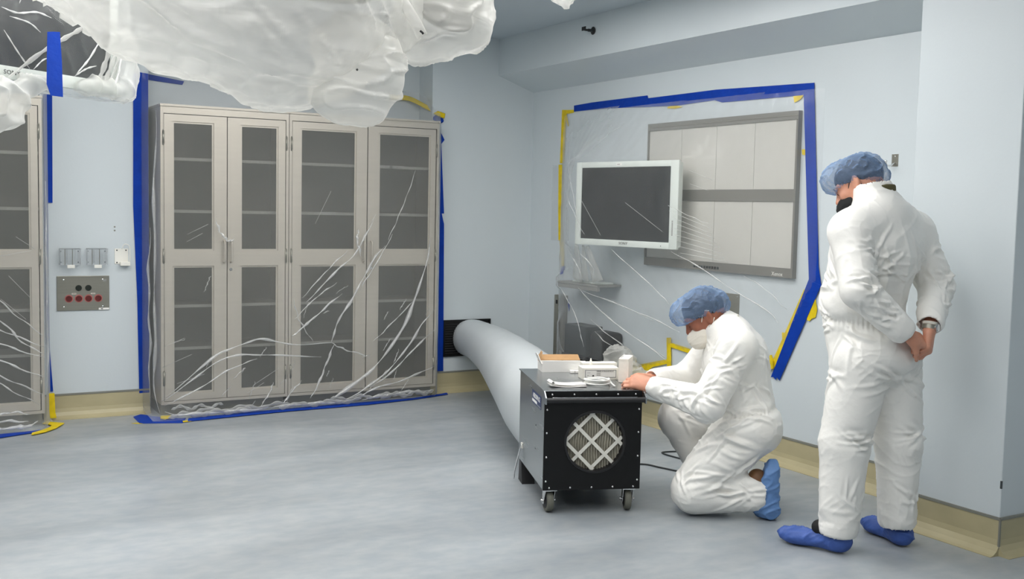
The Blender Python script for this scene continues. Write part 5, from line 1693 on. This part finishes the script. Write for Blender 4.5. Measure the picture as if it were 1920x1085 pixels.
def shoe_cover(rig, heel, toe, mkey, top=.13, seed=0.0, sole=0.0, wide=.052):
    heel, toe = np.array(heel, float), np.array(toe, float)
    f = nrm(toe - heel)
    r = np.cross(f, (0, 0, 1))
    L = np.linalg.norm(toe - heel)
    up = np.array((0, 0, 1.0))
    S = SDF()
    S.cone(heel + f * .05 + up * .052, heel + f * (L - .075) + up * .036, wide * .86, wide * .70, .03)
    S.ell(heel + f * (L - .075) + up * .040, (wide * 1.0, .082, .037), np.stack([r, f, up], 1), .03)
    S.cone(heel + f * .062 + up * .06, heel + f * .085 + up * top, wide * .92, wide * .98, .04)
    S.cone(heel + f * .09 + up * (top - .01), heel + f * .10 + up * (top + .1), wide * .78, wide * .95, .01, 's')
    S.half(heel + up * .004, (0, 0, -1), .01)
    S.half(heel + f * .085 + up * top, (f * .20 + up * 1.0), .008)
    c = heel + f * L * .5
    V, F = S.mesh(c - np.array((.26, .26, .06)), c + np.array((.26, .26, .24)), .0055, 1)
    N = vnormals(V, F)
    Lc = np.stack([(V - heel) @ r, (V - heel) @ f, V[:, 2]], 1)
    q = Lc * np.array([16, 9, 16]) + np.outer(Lc[:, 1], (10, 0, 8)) + seed
    up_ = np.clip((V[:, 2] - .012) / .03, 0, 1)
    rim = np.exp(-((Lc[:, 2] - (top - .20 * (Lc[:, 1] - .085))) / .022) ** 2)
    V = V + N * (((ridged(q) ** 2.5 - .35) * .0075 + (ridged(q * 2.1 + 4) - .5) * .0022) * up_ + rim * np.cos(np.arctan2(Lc[:, 0], Lc[:, 1] - .08) * 26) * .0022)[:, None]
    V[:, 2] = np.maximum(V[:, 2], .0015)
    return rig.part('shoe_cover', V, F, mkey)
shoe_cover(st, (-.140, -.075, 0), (-.222, .245, 0), 'shoe_blue', .115, 1.0)
shoe_cover(st, (.150, -.185, 0), (.275, .120, 0), 'shoe_blue', .115, 5.0)
for (hx, hy, tx, ty) in ((-.140, -.075, -.222, .245), (.150, -.185, .275, .120)):
    f = nrm((tx - hx, ty - hy, 0))
    S = SDF()
    c = np.array((hx, hy, 0)) + f * .085
    S.cone(c + np.array((0, 0, .05)), c - f * .01 + np.array((0, 0, .21)), .042, .046, .02)
    S.cone(c + f * .0 + np.array((0, 0, .10)), c + f * .062 + np.array((0, 0, .098)), .040, .034, .03)
    V, F = S.mesh(c - np.array((.14, .14, .02)), c + np.array((.14, .14, .28)), .006)
    st.part('sock', V, F, 'black_cloth')

# ------------------------------------------------------------------ the kneeling person
kn = Rig('person', 'kneeling person in white coverall, blue hair cap and white mask, working at the scrubber', (3.62, 4.12, 0), math.atan2(.8, .6))
KH = np.array((0, .145, .978))
KA = axes((-.05, .76, -.64), (0, .64, .76))
k_shL, k_shR = (-.205, -.01, .850), (.205, .03, .850)
k_elL, k_elR = (-.275, .125, .580), (.275, .20, .610)
k_cuL, k_cuR = (-.140, .375, .630), (.075, .380, .636)
kL = dict(W=(-.125, .395, .640), d=(.10, .98, .14), n=(.80, -.02, -.55))
kR = dict(W=(.060, .400, .636), d=(-.35, .93, .10), n=(-.55, -.1, -.8))
S = SDF()
P = head_prims(S, KH, KA)
S.cone((0, .02, .84), P(0, -.035, -.03), .070, .062, .04)
S.ell((0, -.03, .66), (.14, .10, .22), None, .05)
S.ell((0, -.09, .45), (.13, .11, .12), None, .05)
for a, b, ra, rb in ((k_shL, k_elL, .05, .042), (k_elL, kL['W'], .042, .027), (k_shR, k_elR, .05, .042), (k_elR, kR['W'], .042, .027),
                     ((-.10, -.09, .46), (-.14, .17, .11), .08, .055), ((-.14, .17, .11), (-.14, -.15, .115), .055, .036), ((-.14, -.15, .115), (-.14, -.18, .06), .03, .02),
                     ((.10, -.06, .46), (.15, .25, .42), .08, .055), ((.15, .25, .42), (.15, .06, .10), .055, .036), ((.15, .06, .07), (.15, .18, .032), .03, .018),
                     ((-.13, .0, .85), (.13, .02, .85), .07, .07)):
    S.cone(a, b, ra, rb, .04)
V, F = S.mesh((-.42, -.36, .0), (.42, .62, 1.14), .006)
for hd, cur, th in ((kL, [(.42, .75, .45), (.50, .8, .5), (.60, .85, .5), (.70, .9, .55)], (.7, .45)), (kR, [(.5, .7, .5)] * 4, (.6, .5))):
    H_ = hand_sdf(hd['W'], hd['d'], hd['n'], 1 if hd is kL else -1, cur, th, 1.0)
    v2, f2 = H_.mesh(np.array(hd['W']) - .2, np.array(hd['W']) + .2, .003)
    F = np.concatenate([F, f2 + len(V)])
    V = np.concatenate([V, v2])
headz = V @ nrm((0, .2, 1))
body = np_mesh('body', V, F, None, kn.t, mat_idx=(V[F].mean(1)[:, 2] > .80).astype(int), mats=[M['skin'], M['skin_tan']])
for s in (-1, 1):
    b_ = MB().ball((0, 0, 0), .0105, 10).build('eyelid', M['skin_tan'], kn.t, smooth=True)
    b_.location = P(s * .030, .0785, .005)
    e_ = MB().box(-.011, .011, -.0015, .0025, -.0012, .0012, .0008).build('eye', M['eye'], kn.t)
    e_.matrix_local = Matrix.Translation(P(s * .030, .0890, .001)) @ Matrix(KA.tolist()).to_4x4()
    w_ = MB().tube(catmull([(-.018, .0, -.003), (-.006, .003, .002), (.008, .003, .002), (.018, -.004, -.003)], 4), [.002] + [.0040] * 11 + [.002], 6).build('eyebrow', M['hair'], kn.t, smooth=True)
    w_.matrix_local = Matrix.Translation(P(s * .031, .091, .029)) @ Matrix(KA.tolist()).to_4x4()
S = SDF()
S.ell(P(0, -.022, .034), (.086, .107, .100), KA, .02)
S.half(P(0, .03, .004), KA @ nrm((0, .60, -1)), .01)
V, F = S.mesh(P(0, 0, .03) - .16, P(0, 0, .03) + .16, .006)
V = V + vnormals(V, F) * (noise3(V * 90) * .003)[:, None]
kn.part('hair', V, F, 'hair')
S = SDF()      # chin beard showing under the mask
S.ell(P(0, .060, -.112), (.030, .030, .026), KA, .02)
S.ell(P(0, .035, -.105), (.042, .03, .02), KA, .02)
V, F = S.mesh(P(0, .05, -.1) - .09, P(0, .05, -.1) + .09, .004)
V = V + vnormals(V, F) * (noise3(V * 120) * .004)[:, None]
kn.part('beard', V, F, 'hair')
V, F = cap_mesh(KH, KA, 1.0, 6.0, sag=(0, .082, .076))
kn.part('hair_cap', V, F, 'cap_film')
mo = mask_part(kn, P, KA, 'mask_white', 1.0)
for s in (-1, 1):
    MB().tube(catmull([P(s * .056, .035, -.05), P(s * .074, .0, -.048), P(s * .072, -.045, -.05)], 5), .0034, 6).build('ear_loop', M['mask_white'], mo, smooth=True)
segs = [((0, 0, .86), (0, -.09, .46), .20), (k_shL, k_elL, .085), (k_elL, k_cuL, .07), (k_shR, k_elR, .085), (k_elR, k_cuR, .07),
        ((-.10, -.08, .47), (-.14, .17, .14), .14), ((-.14, .17, .11), (-.14, -.19, .12), .085), ((.10, -.05, .46), (.15, .25, .42), .12), ((.15, .25, .42), (.15, .06, .1), .09)]
S = SDF()
S.ell((0, -.015, .745), (.218, .165, .185), None, .05)
S.ell((0, -.055, .80), (.18, .11, .13), rot_xyz(-.4), .05)
S.ell((0, -.035, .590), (.200, .172, .17), None, .06)
S.ell((0, -.095, .455), (.195, .165, .145), None, .05)
S.ell((-.02, -.145, .405), (.165, .105, .105), None, .05)
S.cone(k_shL, (-.05, .01, .90), .090, .090, .05)
S.cone(k_shR, (.05, .02, .90), .090, .090, .05)
S.cone((0, .015, .87), (0, .070, .925), .108, .092, .04)
S.cone(k_shL, k_elL, .096, .082, .035)
S.cone(k_elL, k_cuL, .084, .052, .025)
S.cone(k_shR, k_elR, .094, .082, .035)
S.cone(k_elR, k_cuR, .082, .052, .025)
S.cone((-.105, -.085, .445), (-.140, .160, .135), .150, .118, .035)
S.cone((-.140, .165, .118), (-.140, -.125, .122), .112, .090, .025)
S.cone((.105, -.06, .46), (.150, .245, .425), .135, .105, .04)
S.cone((.150, .245, .425), (.150, .075, .13), .103, .088, .03)
S.cone((0, .070, .910), (0, .12, 1.00), .073, .085, .006, 's')
ax = nrm(np.array(k_cuL) - np.array(k_elL))
S.cone(np.array(k_cuL) + ax * .03, np.array(k_cuL) + ax * .1, .038, .055, .006, 's')
ax = nrm(np.array(k_cuR) - np.array(k_elR))
S.cone(np.array(k_cuR) + ax * .03, np.array(k_cuR) + ax * .1, .038, .055, .006, 's')
S.cone((-.14, -.180, .122), (-.14, -.30, .122), .070, .08, .006, 's')
S.half((0, 0, .004), (0, 0, -1), .012)
V, F = S.mesh((-.44, -.40, .0), (.44, .58, 1.06), .0055, 2)
N = vnormals(V, F)
spec = [((-.33, .165, .645), [(0, -.8, -.2), (0, -.7, -.6), (0, -.3, -1), (0, .5, -.8), (0, -.8, .3), (0, -.5, .8)], 16, .12, .017), ((-.30, .30, .665), [(0, -.3, -1), (0, .4, -1), (.1, -.8, -.4)], 10, .09, .013), ((-.30, .05, .76), [(0, -.8, .4), (0, -.9, -.1), (0, -.6, .9), (0, -.7, -.6)], 10, .12, .014), ((-.28, .10, .56), [(.2, .9, .2), (.3, .8, .5), (.1, 1, 0)], 7, .17, .015),
        ((-.17, .34, .63), [(-.5, -.8, .2), (-.3, -.9, -.3), (.2, -.9, .5)], 7, .10, .013), ((-.19, .07, .79), [(-.3, -.9, .3), (-.3, -.8, .7), (-.3, -.9, -.2), (-.2, .2, 1)], 8, .15, .016),
        ((-.20, -.10, .66), [(0, 1, -.6), (0, .9, -.2), (0, -1, -.4), (.1, -.3, -1)], 8, .16, .014), ((-.2, -.03, .53), [(0, -1, .4), (0, -1, .1), (0, 1, .3), (0, .8, -.3), (0, -.7, .8)], 10, .15, .016),
        ((-.2, .05, .40), [(0, -1, .05), (0, -.9, -.4), (0, -.9, .35), (.1, .6, -.7), (.1, 1, -.2)], 13, .22, .019), ((-.23, .0, .24), [(0, 1, -.2), (0, .9, .3), (0, -1, .1), (0, -1, .35)], 9, .20, .016),
        ((-.23, -.06, .14), [(0, 1, 0), (0, 1, .25), (0, 1, -.2), (0, -1, 0)], 9, .22, .016), ((-.20, .20, .16), [(.2, -.8, .6), (.1, -1, .1), (.6, .4, .6)], 6, .12, .013),
        ((-.23, -.11, .12), [(.1, .7, .4), (0, .4, .9), (.1, .6, -.5)], 6, .11, .012), ((.08, .25, .46), [(-.2, -1, 0), (-.3, -.6, -.8), (-.2, -.9, .4)], 7, .15, .014),
        ((-.12, -.19, .80), [(0, .3, -1), (-.6, .4, .3), (.5, 0, -.8)], 6, .15, .011), ((-.10, .02, .92), [(-.8, -.3, -.4), (-.6, .6, -.5), (-.5, -.8, -.3)], 6, .11, .011), ((0, .13, .66), [(-.8, .2, .5), (.8, .2, .4), (-.7, .2, -.5)], 7, .12, .014)]
d = fold_disp(V, segs, .0060, 9.0, []) + folds(V, N, spec, 33) + crisp(V, 9.0) * .55
wz = .515 - .10 * V[:, 1]
torso = np.hypot(V[:, 0], V[:, 1] + .06) < .23
wm = np.exp(-((V[:, 2] - wz) / .02) ** 2) * torso
az = np.arctan2(V[:, 0], V[:, 1] + .06)
d += wm * (-.014 + .004 * np.cos(az * 56))
# flexed thigh over calf: long folds running along the leg
lm = np.exp(-((V[:, 2] - .16) / .12) ** 2) * (V[:, 0] < 0)

V = relax(V + N * d[:, None], F, .15)
V[:, 2] = np.maximum(V[:, 2], .002)
ks = kn.part('coverall', V, F, 'suit')
# grey clasp end of the hood zip behind the neck
MB().box(-.012, .012, -.004, .004, -.03, .03, .002).build('collar_tab', M['suit_seam'], kn.t).location = (-.05, -.02, .965)
# near foot standing on its toes: a cover whose sole faces back
def toe_foot(rig, ankle, mkey):
    ax_, ay_, az_ = ankle
    S = SDF()
    S.cone((ax_, -.195, .240), (ax_, -.192, .06), .055, .064, .03)
    S.ell((ax_, -.190, .054), (.054, .060, .052), None, .03)
    S.cone((ax_, -.180, .16), (ax_, -.150, .09), .056, .056, .03)
    S.ell((ax_, -.187, .228), (.052, .062, .062), None, .03)
    S.half((0, -.252, 0), (0, -1, .06), .012)
    S.half((0, 0, .004), (0, 0, -1), .01)
    S.half((0, -.150, .2), (0, .95, .35), .01)
    V, F = S.mesh((ax_ - .12, -.34, 0 - .02), (ax_ + .12, -.08, .34), .0055, 1)
    N = vnormals(V, F)
    q = V * np.array([15, 10, 15]) + np.outer(V[:, 2] + V[:, 1], (6, 4, 6)) + 3
    V = V + N * ((ridged(q) ** 2.5 - .35) * .008)[:, None]
    V[:, 2] = np.maximum(V[:, 2], .0015)
    return rig.part('shoe_cover', V, F, mkey)
toe_foot(kn, (-.14, -.2, .12), 'shoe_blue_pale')
S = SDF()
S.cone((-.14, -.135, .20), (-.14, -.150, .08), .046, .046, .03)
S.ell((-.14, -.14, .17), (.050, .035, .055), None, .02)
V, F = S.mesh((-.26, -.26, .0), (-.02, -.06, .30), .006)
kn.part('boot_top', V, F, 'brown_shoe')
shoe_cover(kn, (.15, -.03, 0), (.15, .255, 0), 'shoe_blue_pale', .115, 8.0)

# ================================================================== overhead: wrapped monitor and wrapped surgical lights
MLP = Vector((.642, 5.160, 0))
MLD = Vector((.788, .616, 0)).normalized()
MLN = Vector((-MLD.y, MLD.x, 0))
ml = MLP + MLD * (-.21)
mrz = math.atan2(MLD.y, MLD.x)
t = monitor('boom_monitor', 'large dark ceiling-hung monitor wrapped in plastic at the top left', 1.10, .66, .09, .045, .05, .05, .055, (ml.x, ml.y, 1.985), mrz, 'SONY', -.07)
MB().tube([(0, .15, .33), (0, .30, .40), (0, .32, .86)], .04, 14).build('boom_arm', M['bezel'], t, angle=.6)
wrap = thing('plastic_wrap', 'clear plastic wrapped and bunched around the ceiling-hung monitor', 'plastic wrap', (ml.x, ml.y, 1.985), mrz)
S = SDF()
S.rbox((.01, .02, .34), (.60, .055, .375), .03, None, .03)
V, F = S.mesh((-.66, -.12, -.12), (.70, .16, .80), .014)
N = vnormals(V, F)
V = V + N * ((ridged(V * np.array([7, 6, 4]) + 2) ** 4 - .1) * .004)[:, None]
np_mesh('wrap_film', V, F, M['film'], wrap)
def lump(name, blobs, res, amp, freq, m, parent, lo, hi, seed=0.0, k=.05):
    S = SDF()
    for (x, y, z, a, b, c) in blobs:
        S.ell((x, y, z), (a, b, c), None, k)
    V, F = S.mesh(lo, hi, res)
    N = vnormals(V, F)
    V = V + N * ((ridged(V * np.array(freq) + seed) ** 2.5 - .3) * amp + noise3(V * 9 + seed) * amp * .5)[:, None]
    return np_mesh(name, V, F, M[m], parent)
lump('bunched_end', [(.585, .0, .05, .055, .07, .075), (.60, .0, .14, .045, .06, .08), (.58, .0, .24, .04, .06, .07), (.42, -.02, .015, .16, .05, .045)], .009, .020, (14, 10, 7), 'drape_clear', wrap, (.20, -.14, -.10), (.72, .14, .36), 3.0)
lump('bunched_tail', [(-.16, -.05, -.055, .18, .05, .045), (.0, -.06, -.005, .10, .04, .035), (-.22, -.06, -.12, .16, .06, .07), (-.20, -.06, -.175, .08, .05, .045), (-.42, -.06, -.14, .2, .06, .08)], .010, .022, (7, 7, 12), 'drape_clear', wrap, (-.64, -.2, -.32), (.18, .08, .14), 8.0)
_rf = random.Random(5)
def wfold(pts, w):
    c = catmull([(x, -.046, z) for x, z in pts], 6)
    n = len(c)
    rad = [max(.001, w * min(1, 5 * i / (n - 1) + .1, 5 * (1 - i / (n - 1)) + .1) * (.75 + .25 * math.sin(i * 1.9 + w * 999))) for i in range(n)]
    MB().tube(c, rad, 9, flat=.3 if w > .009 else .6, up=(0, 1, 0)).build('fold', M['drape_clear'] if w > .009 else M['film_fold'], wrap, smooth=True)
for w, pts in [(.012, [(-.16, -.02), (.05, .13), (.20, .22), (.34, .30)]), (.006, [(.24, .06), (.32, .14), (.40, .25)]), (.005, [(.23, .05), (.30, .09), (.36, .11)]), (.018, [(.36, .02), (.42, .14), (.47, .27)]),
               (.016, [(.40, .02), (.46, .14), (.50, .25)]), (.010, [(.43, .02), (.48, .12), (.52, .22)]), (.008, [(.47, .02), (.50, .1), (.525, .2)]), (.005, [(-.16, .28), (-.08, .27), (.02, .29), (.10, .28)]),
               (.004, [(-.15, .19), (-.08, .11), (-.02, .05)]), (.004, [(.0, .05), (.06, .1), (.12, .11)]), (.004, [(.0, .42), (.015, .36), (.0, .33)]), (.004, [(-.06, .42), (-.05, .36), (-.07, .31)]), (.004, [(-.12, .25), (-.02, .24), (.04, .21)])]:
    wfold(pts, w)
tp = MB().prism([(.055, .155), (.075, .16), (.105, .165), (.112, .04), (.115, -.105), (.065, -.105), (.05, -.06), (.052, .05)], lambda x, z: tuple(ml + MLD * (1.35 * x - .085) + MLN * (-.135) + Vector((0, 0, 2.03 + z))), tuple(-MLN), .0015)
tag(tp.build('blue_tape', M['blue_tape']), 'wide blue tape piece hanging from the wrapped monitor', 'tape', 'blue masking tape strips')

# ---- surgical light under its milky drape
DB = math.radians(16.83)
DG = np.array([1.158, 3.829, 0.0])
DA = np.array([math.cos(DB), -math.sin(DB), 0.0])
DW = np.array([math.sin(DB), math.cos(DB), 0.0])
def dq(a, b, z): return tuple(DG + DA * a + DW * b + np.array([0, 0, z]))
drz = -DB
zb_a = [-1.35, -1.1, -.95, -.784, -.614, -.423, -.189, -.061, .032, .136, .26, .374, .46, .51, .548]
zb_z = [2.50, 2.36, 2.265, 2.167, 2.06, 1.97, 1.898, 1.845, 1.822, 1.832, 1.875, 1.955, 2.03, 2.075, 2.105]
light = thing('surgical_light', 'dark round surgical light head hidden inside the milky drape', 'surgical light', dq(0, 0, 0), drz)
R_ = rot_xyz(.35, .15, 0)
hd = MB().lathe([(.02, .10), (.12, .10), (.30, .05), (.34, .02), (.345, -.01), (.32, -.03), (.02, -.03)], (0, 0, 0), 40).build('light_head', M['grey_panel'], light, angle=.6)
hd.scale = (.85, .85, 1)
hd.location = (.10, .0, 2.305)
hd.rotation_euler = (.35, .12, 0)
MB().lathe([(.01, -.0305), (.28, -.0305), (.28, -.036), (.01, -.036)], (0, 0, 0), 40).build('lens_plate', M['dark_panel'], hd)
MB().box(-.12, -.06, -.30, -.24, -.045, -.032).build('red_label', mat('red_label', (200, 70, 60), .6), hd)
MB().tube([(.1, .05, 2.38), (-.05, .08, 2.52), (-.25, .10, 2.58), (-.30, .10, 2.845)], .035, 14).build('boom_arm', M['bezel'], light, angle=.6)
MB().lathe([(.02, 2.80), (.10, 2.80), (.12, 2.82), (.12, 2.8495), (.02, 2.8495)], (-.30, .10, 0), 28).build('ceiling_mount', M['bezel'], light, angle=.6)

drape = thing('plastic_drape', 'big milky plastic drape hanging around the overhead surgical light', 'plastic drape', dq(0, 0, 0), drz)
na, nph = 260, 150
AA = np.linspace(-1.35, .548, na)
V = []
for a in AA:
    zb = np.interp(a, zb_a, zb_z)
    zt = 2.70
    T = .36 * math.sqrt(max(0.02, 1 - ((a + .22) / 1.0) ** 2)) * min(1, (.62 - a) / .30)
    for k in range(nph):
        ph = 2 * PI * k / nph
        V.append((a, T * math.sin(ph) * -1, zb + (zt - zb) * (1 - math.cos(ph)) / 2))
V = np.array(V)
i = np.arange(na * nph).reshape(na, nph)
F = np.stack([i[:-1], i[1:], np.roll(i, -1, 1)[1:], np.roll(i, -1, 1)[:-1]], -1).reshape(-1, 4)
for _ in range(6):
    V2 = relax(V, F, .5)
    V[nph:-nph] = V2[nph:-nph]
N = vnormals(V, F)
# hammock folds: they fan out from the knot at the right of the belly
kn_a, kn_z = .30, 1.95
an = np.arctan2(V[:, 2] - kn_z - .02, V[:, 0] - kn_a - .25)
ds = np.hypot(V[:, 2] - kn_z, V[:, 0] - kn_a)
fan = ridged(np.stack([np.cos(an) * 6, np.sin(an) * 6, ds * 1.5], 1) + 4) ** 2.2
fine = ridged(np.stack([V[:, 0] * 4 + V[:, 2] * 4, V[:, 1] * 5, (V[:, 2] - V[:, 0] * .2) * 13], 1) + 9) ** 3
low = np.clip(1 - (V[:, 2] - 1.85) / .55, .15, 1)
d = (fan - .35) * .020 * np.clip((ds - .12) / .3, 0, 1) + (fine - .2) * .012 * low + noise3(V * 3 + 1) * .012
def crease(pts, w, h):
    c = np.array([((px - 503) * .00187, 2.16 + (px - 60) * .000113 - py * .00187) for px, py in pts])
    c = np.array([(p.x, p.y) for p in catmull([(x, z, 0) for x, z in c], 8)])
    best = np.full(len(V), 9.0)
    q = V[:, [0, 2]]
    tt = np.zeros(len(V))
    for k in range(len(c) - 1):
        e = c[k + 1] - c[k]
        u = np.clip(((q - c[k]) @ e) / (e @ e), 0, 1)
        r = np.linalg.norm(q - c[k] - u[:, None] * e, axis=1)
        m = r < best
        best[m] = r[m]
        tt[m] = (k + u[m]) / (len(c) - 1)
    env = np.clip(np.minimum(tt, 1 - tt) * 6, 0, 1)
    return h * env * (np.exp(-(best / w) ** 2) - .6 * np.exp(-(best / (w * 2.6)) ** 2))
for pts, w, h in [([(150, 50), (280, 100), (400, 148), (500, 185), (580, 198)], .016, .022), ([(130, -20), (200, 60), (300, 120), (420, 165)], .015, .020),
                  ([(250, -20), (330, 50), (430, 105), (560, 148), (662, 164)], .018, .030), ([(340, 30), (400, 70), (445, 92)], .010, .016), ([(420, -30), (500, 55), (540, 90)], .011, .018),
                  ([(640, -30), (672, 30), (695, 75)], .010, .020), ([(790, 75), (740, 112), (690, 148), (664, 166)], .020, .034), ([(400, 105), (480, 138), (560, 165), (640, 178)], .013, .020),
                  ([(380, 130), (450, 160), (520, 178), (560, 180)], .010, .016), ([(430, 178), (540, 196), (610, 186), (660, 170)], .014, .024), ([(90, -10), (150, 30), (220, 80)], .014, .018),
                  ([(540, 40), (600, 100), (640, 150)], .014, .014), ([(480, 60), (520, 110), (560, 135)], .010, .012), ([(700, 20), (730, 70), (760, 95)], .012, .016), ([(300, 20), (370, 90), (470, 130)], .012, .014)]:
    d = d + crease(pts, w, h)
edge_ = np.clip((.548 - V[:, 0]) / .1, 0, 1)
V = V + N * (d * edge_ * (np.abs(N[:, 1]) > .0))[:, None]
np_mesh('drape_skin', V, F, M['drape'], drape)
lump('pouch', [(.315, -.10, 1.925, .15, .085, .145), (.40, -.08, 1.99, .075, .07, .10), (.22, -.10, 1.885, .08, .07, .085), (.30, -.06, 2.06, .16, .08, .12)], .008, .016, (5, 6, 16), 'drape', drape, (.08, -.36, 1.70), (.56, .06, 2.16), 2.0, .06)
ridge = MB()
rp = [(.415, -.135, 2.30), (.445, -.125, 2.243), (.48, -.115, 2.195), (.515, -.105, 2.145), (.538, -.095, 2.105)]
ridge.tube(catmull(rp, 5), .022, 10, flat=.22, up=(0, 1, 0)).build('rim_roll', M['drape'], drape, smooth=True)
MB().ball((.30, -.20, 1.962), .004, 8).build('tie_knot', M['black_plastic'], drape)
MB().tube([(.527, -.125, 2.118), (.534, -.128, 2.113), (.538, -.126, 2.108)], .004, 8).build('tie_knot', M['black_plastic'], drape)
V0 = bpy.data.objects  # noqa
d2 = thing('plastic_drape', 'smaller cloudy plastic bag wrapped round the second light head', 'plastic drape', dq(0, .12, 0), drz)
lump('bag', [(.63, 0, 2.215, .165, .17, .155), (.70, 0, 2.30, .13, .16, .20), (.56, .0, 2.13, .09, .12, .085), (.76, 0, 2.20, .06, .10, .10), (.74, .0, 2.42, .10, .14, .14)], .009, .020, (7, 7, 11), 'drape', d2, (.36, -.26, 1.96), (.96, .26, 2.66), 6.0, .06)
l2 = thing('surgical_light', 'second surgical light head inside the smaller plastic bag', 'surgical light', dq(0, .12, 0), drz)
h2 = MB().lathe([(.02, .06), (.10, .05), (.13, .02), (.13, -.02), (.02, -.03)], (0, 0, 0), 32).build('light_head', M['grey_panel'], l2, angle=.6)
h2.location = (.67, .02, 2.27)
h2.rotation_euler = (.9, .3, 0)
MB().tube([(.70, .05, 2.33), (.74, .06, 2.55), (.74, .06, 2.845)], .03, 14).build('boom_arm', M['bezel'], l2, angle=.6)
# the tip of another wrapped boom just inside the top edge
tip = (2.388, 3.813)
t = thing('wrapped_boom', 'white plastic tip of a wrapped boom poking in at the top edge', 'boom', (tip[0], tip[1], 2.30), 0)
S = SDF()
S.cone((0, 0, .025), (0, .0, .14), .012, .085, .03)
S.cone((0, 0, .14), (0, .02, .40), .085, .11, .05)
V, F = S.mesh((-.2, -.2, -.05), (.2, .2, .56), .008)
N = vnormals(V, F)
V = V + N * ((ridged(V * np.array([20, 20, 8])) ** 2.5 - .3) * .018)[:, None]
np_mesh('wrap', V, F, M['drape'], t)
MB().tube([(0, .01, .30), (0, .01, .545)], .03, 14).build('boom_arm', M['bezel'], t, angle=.6)
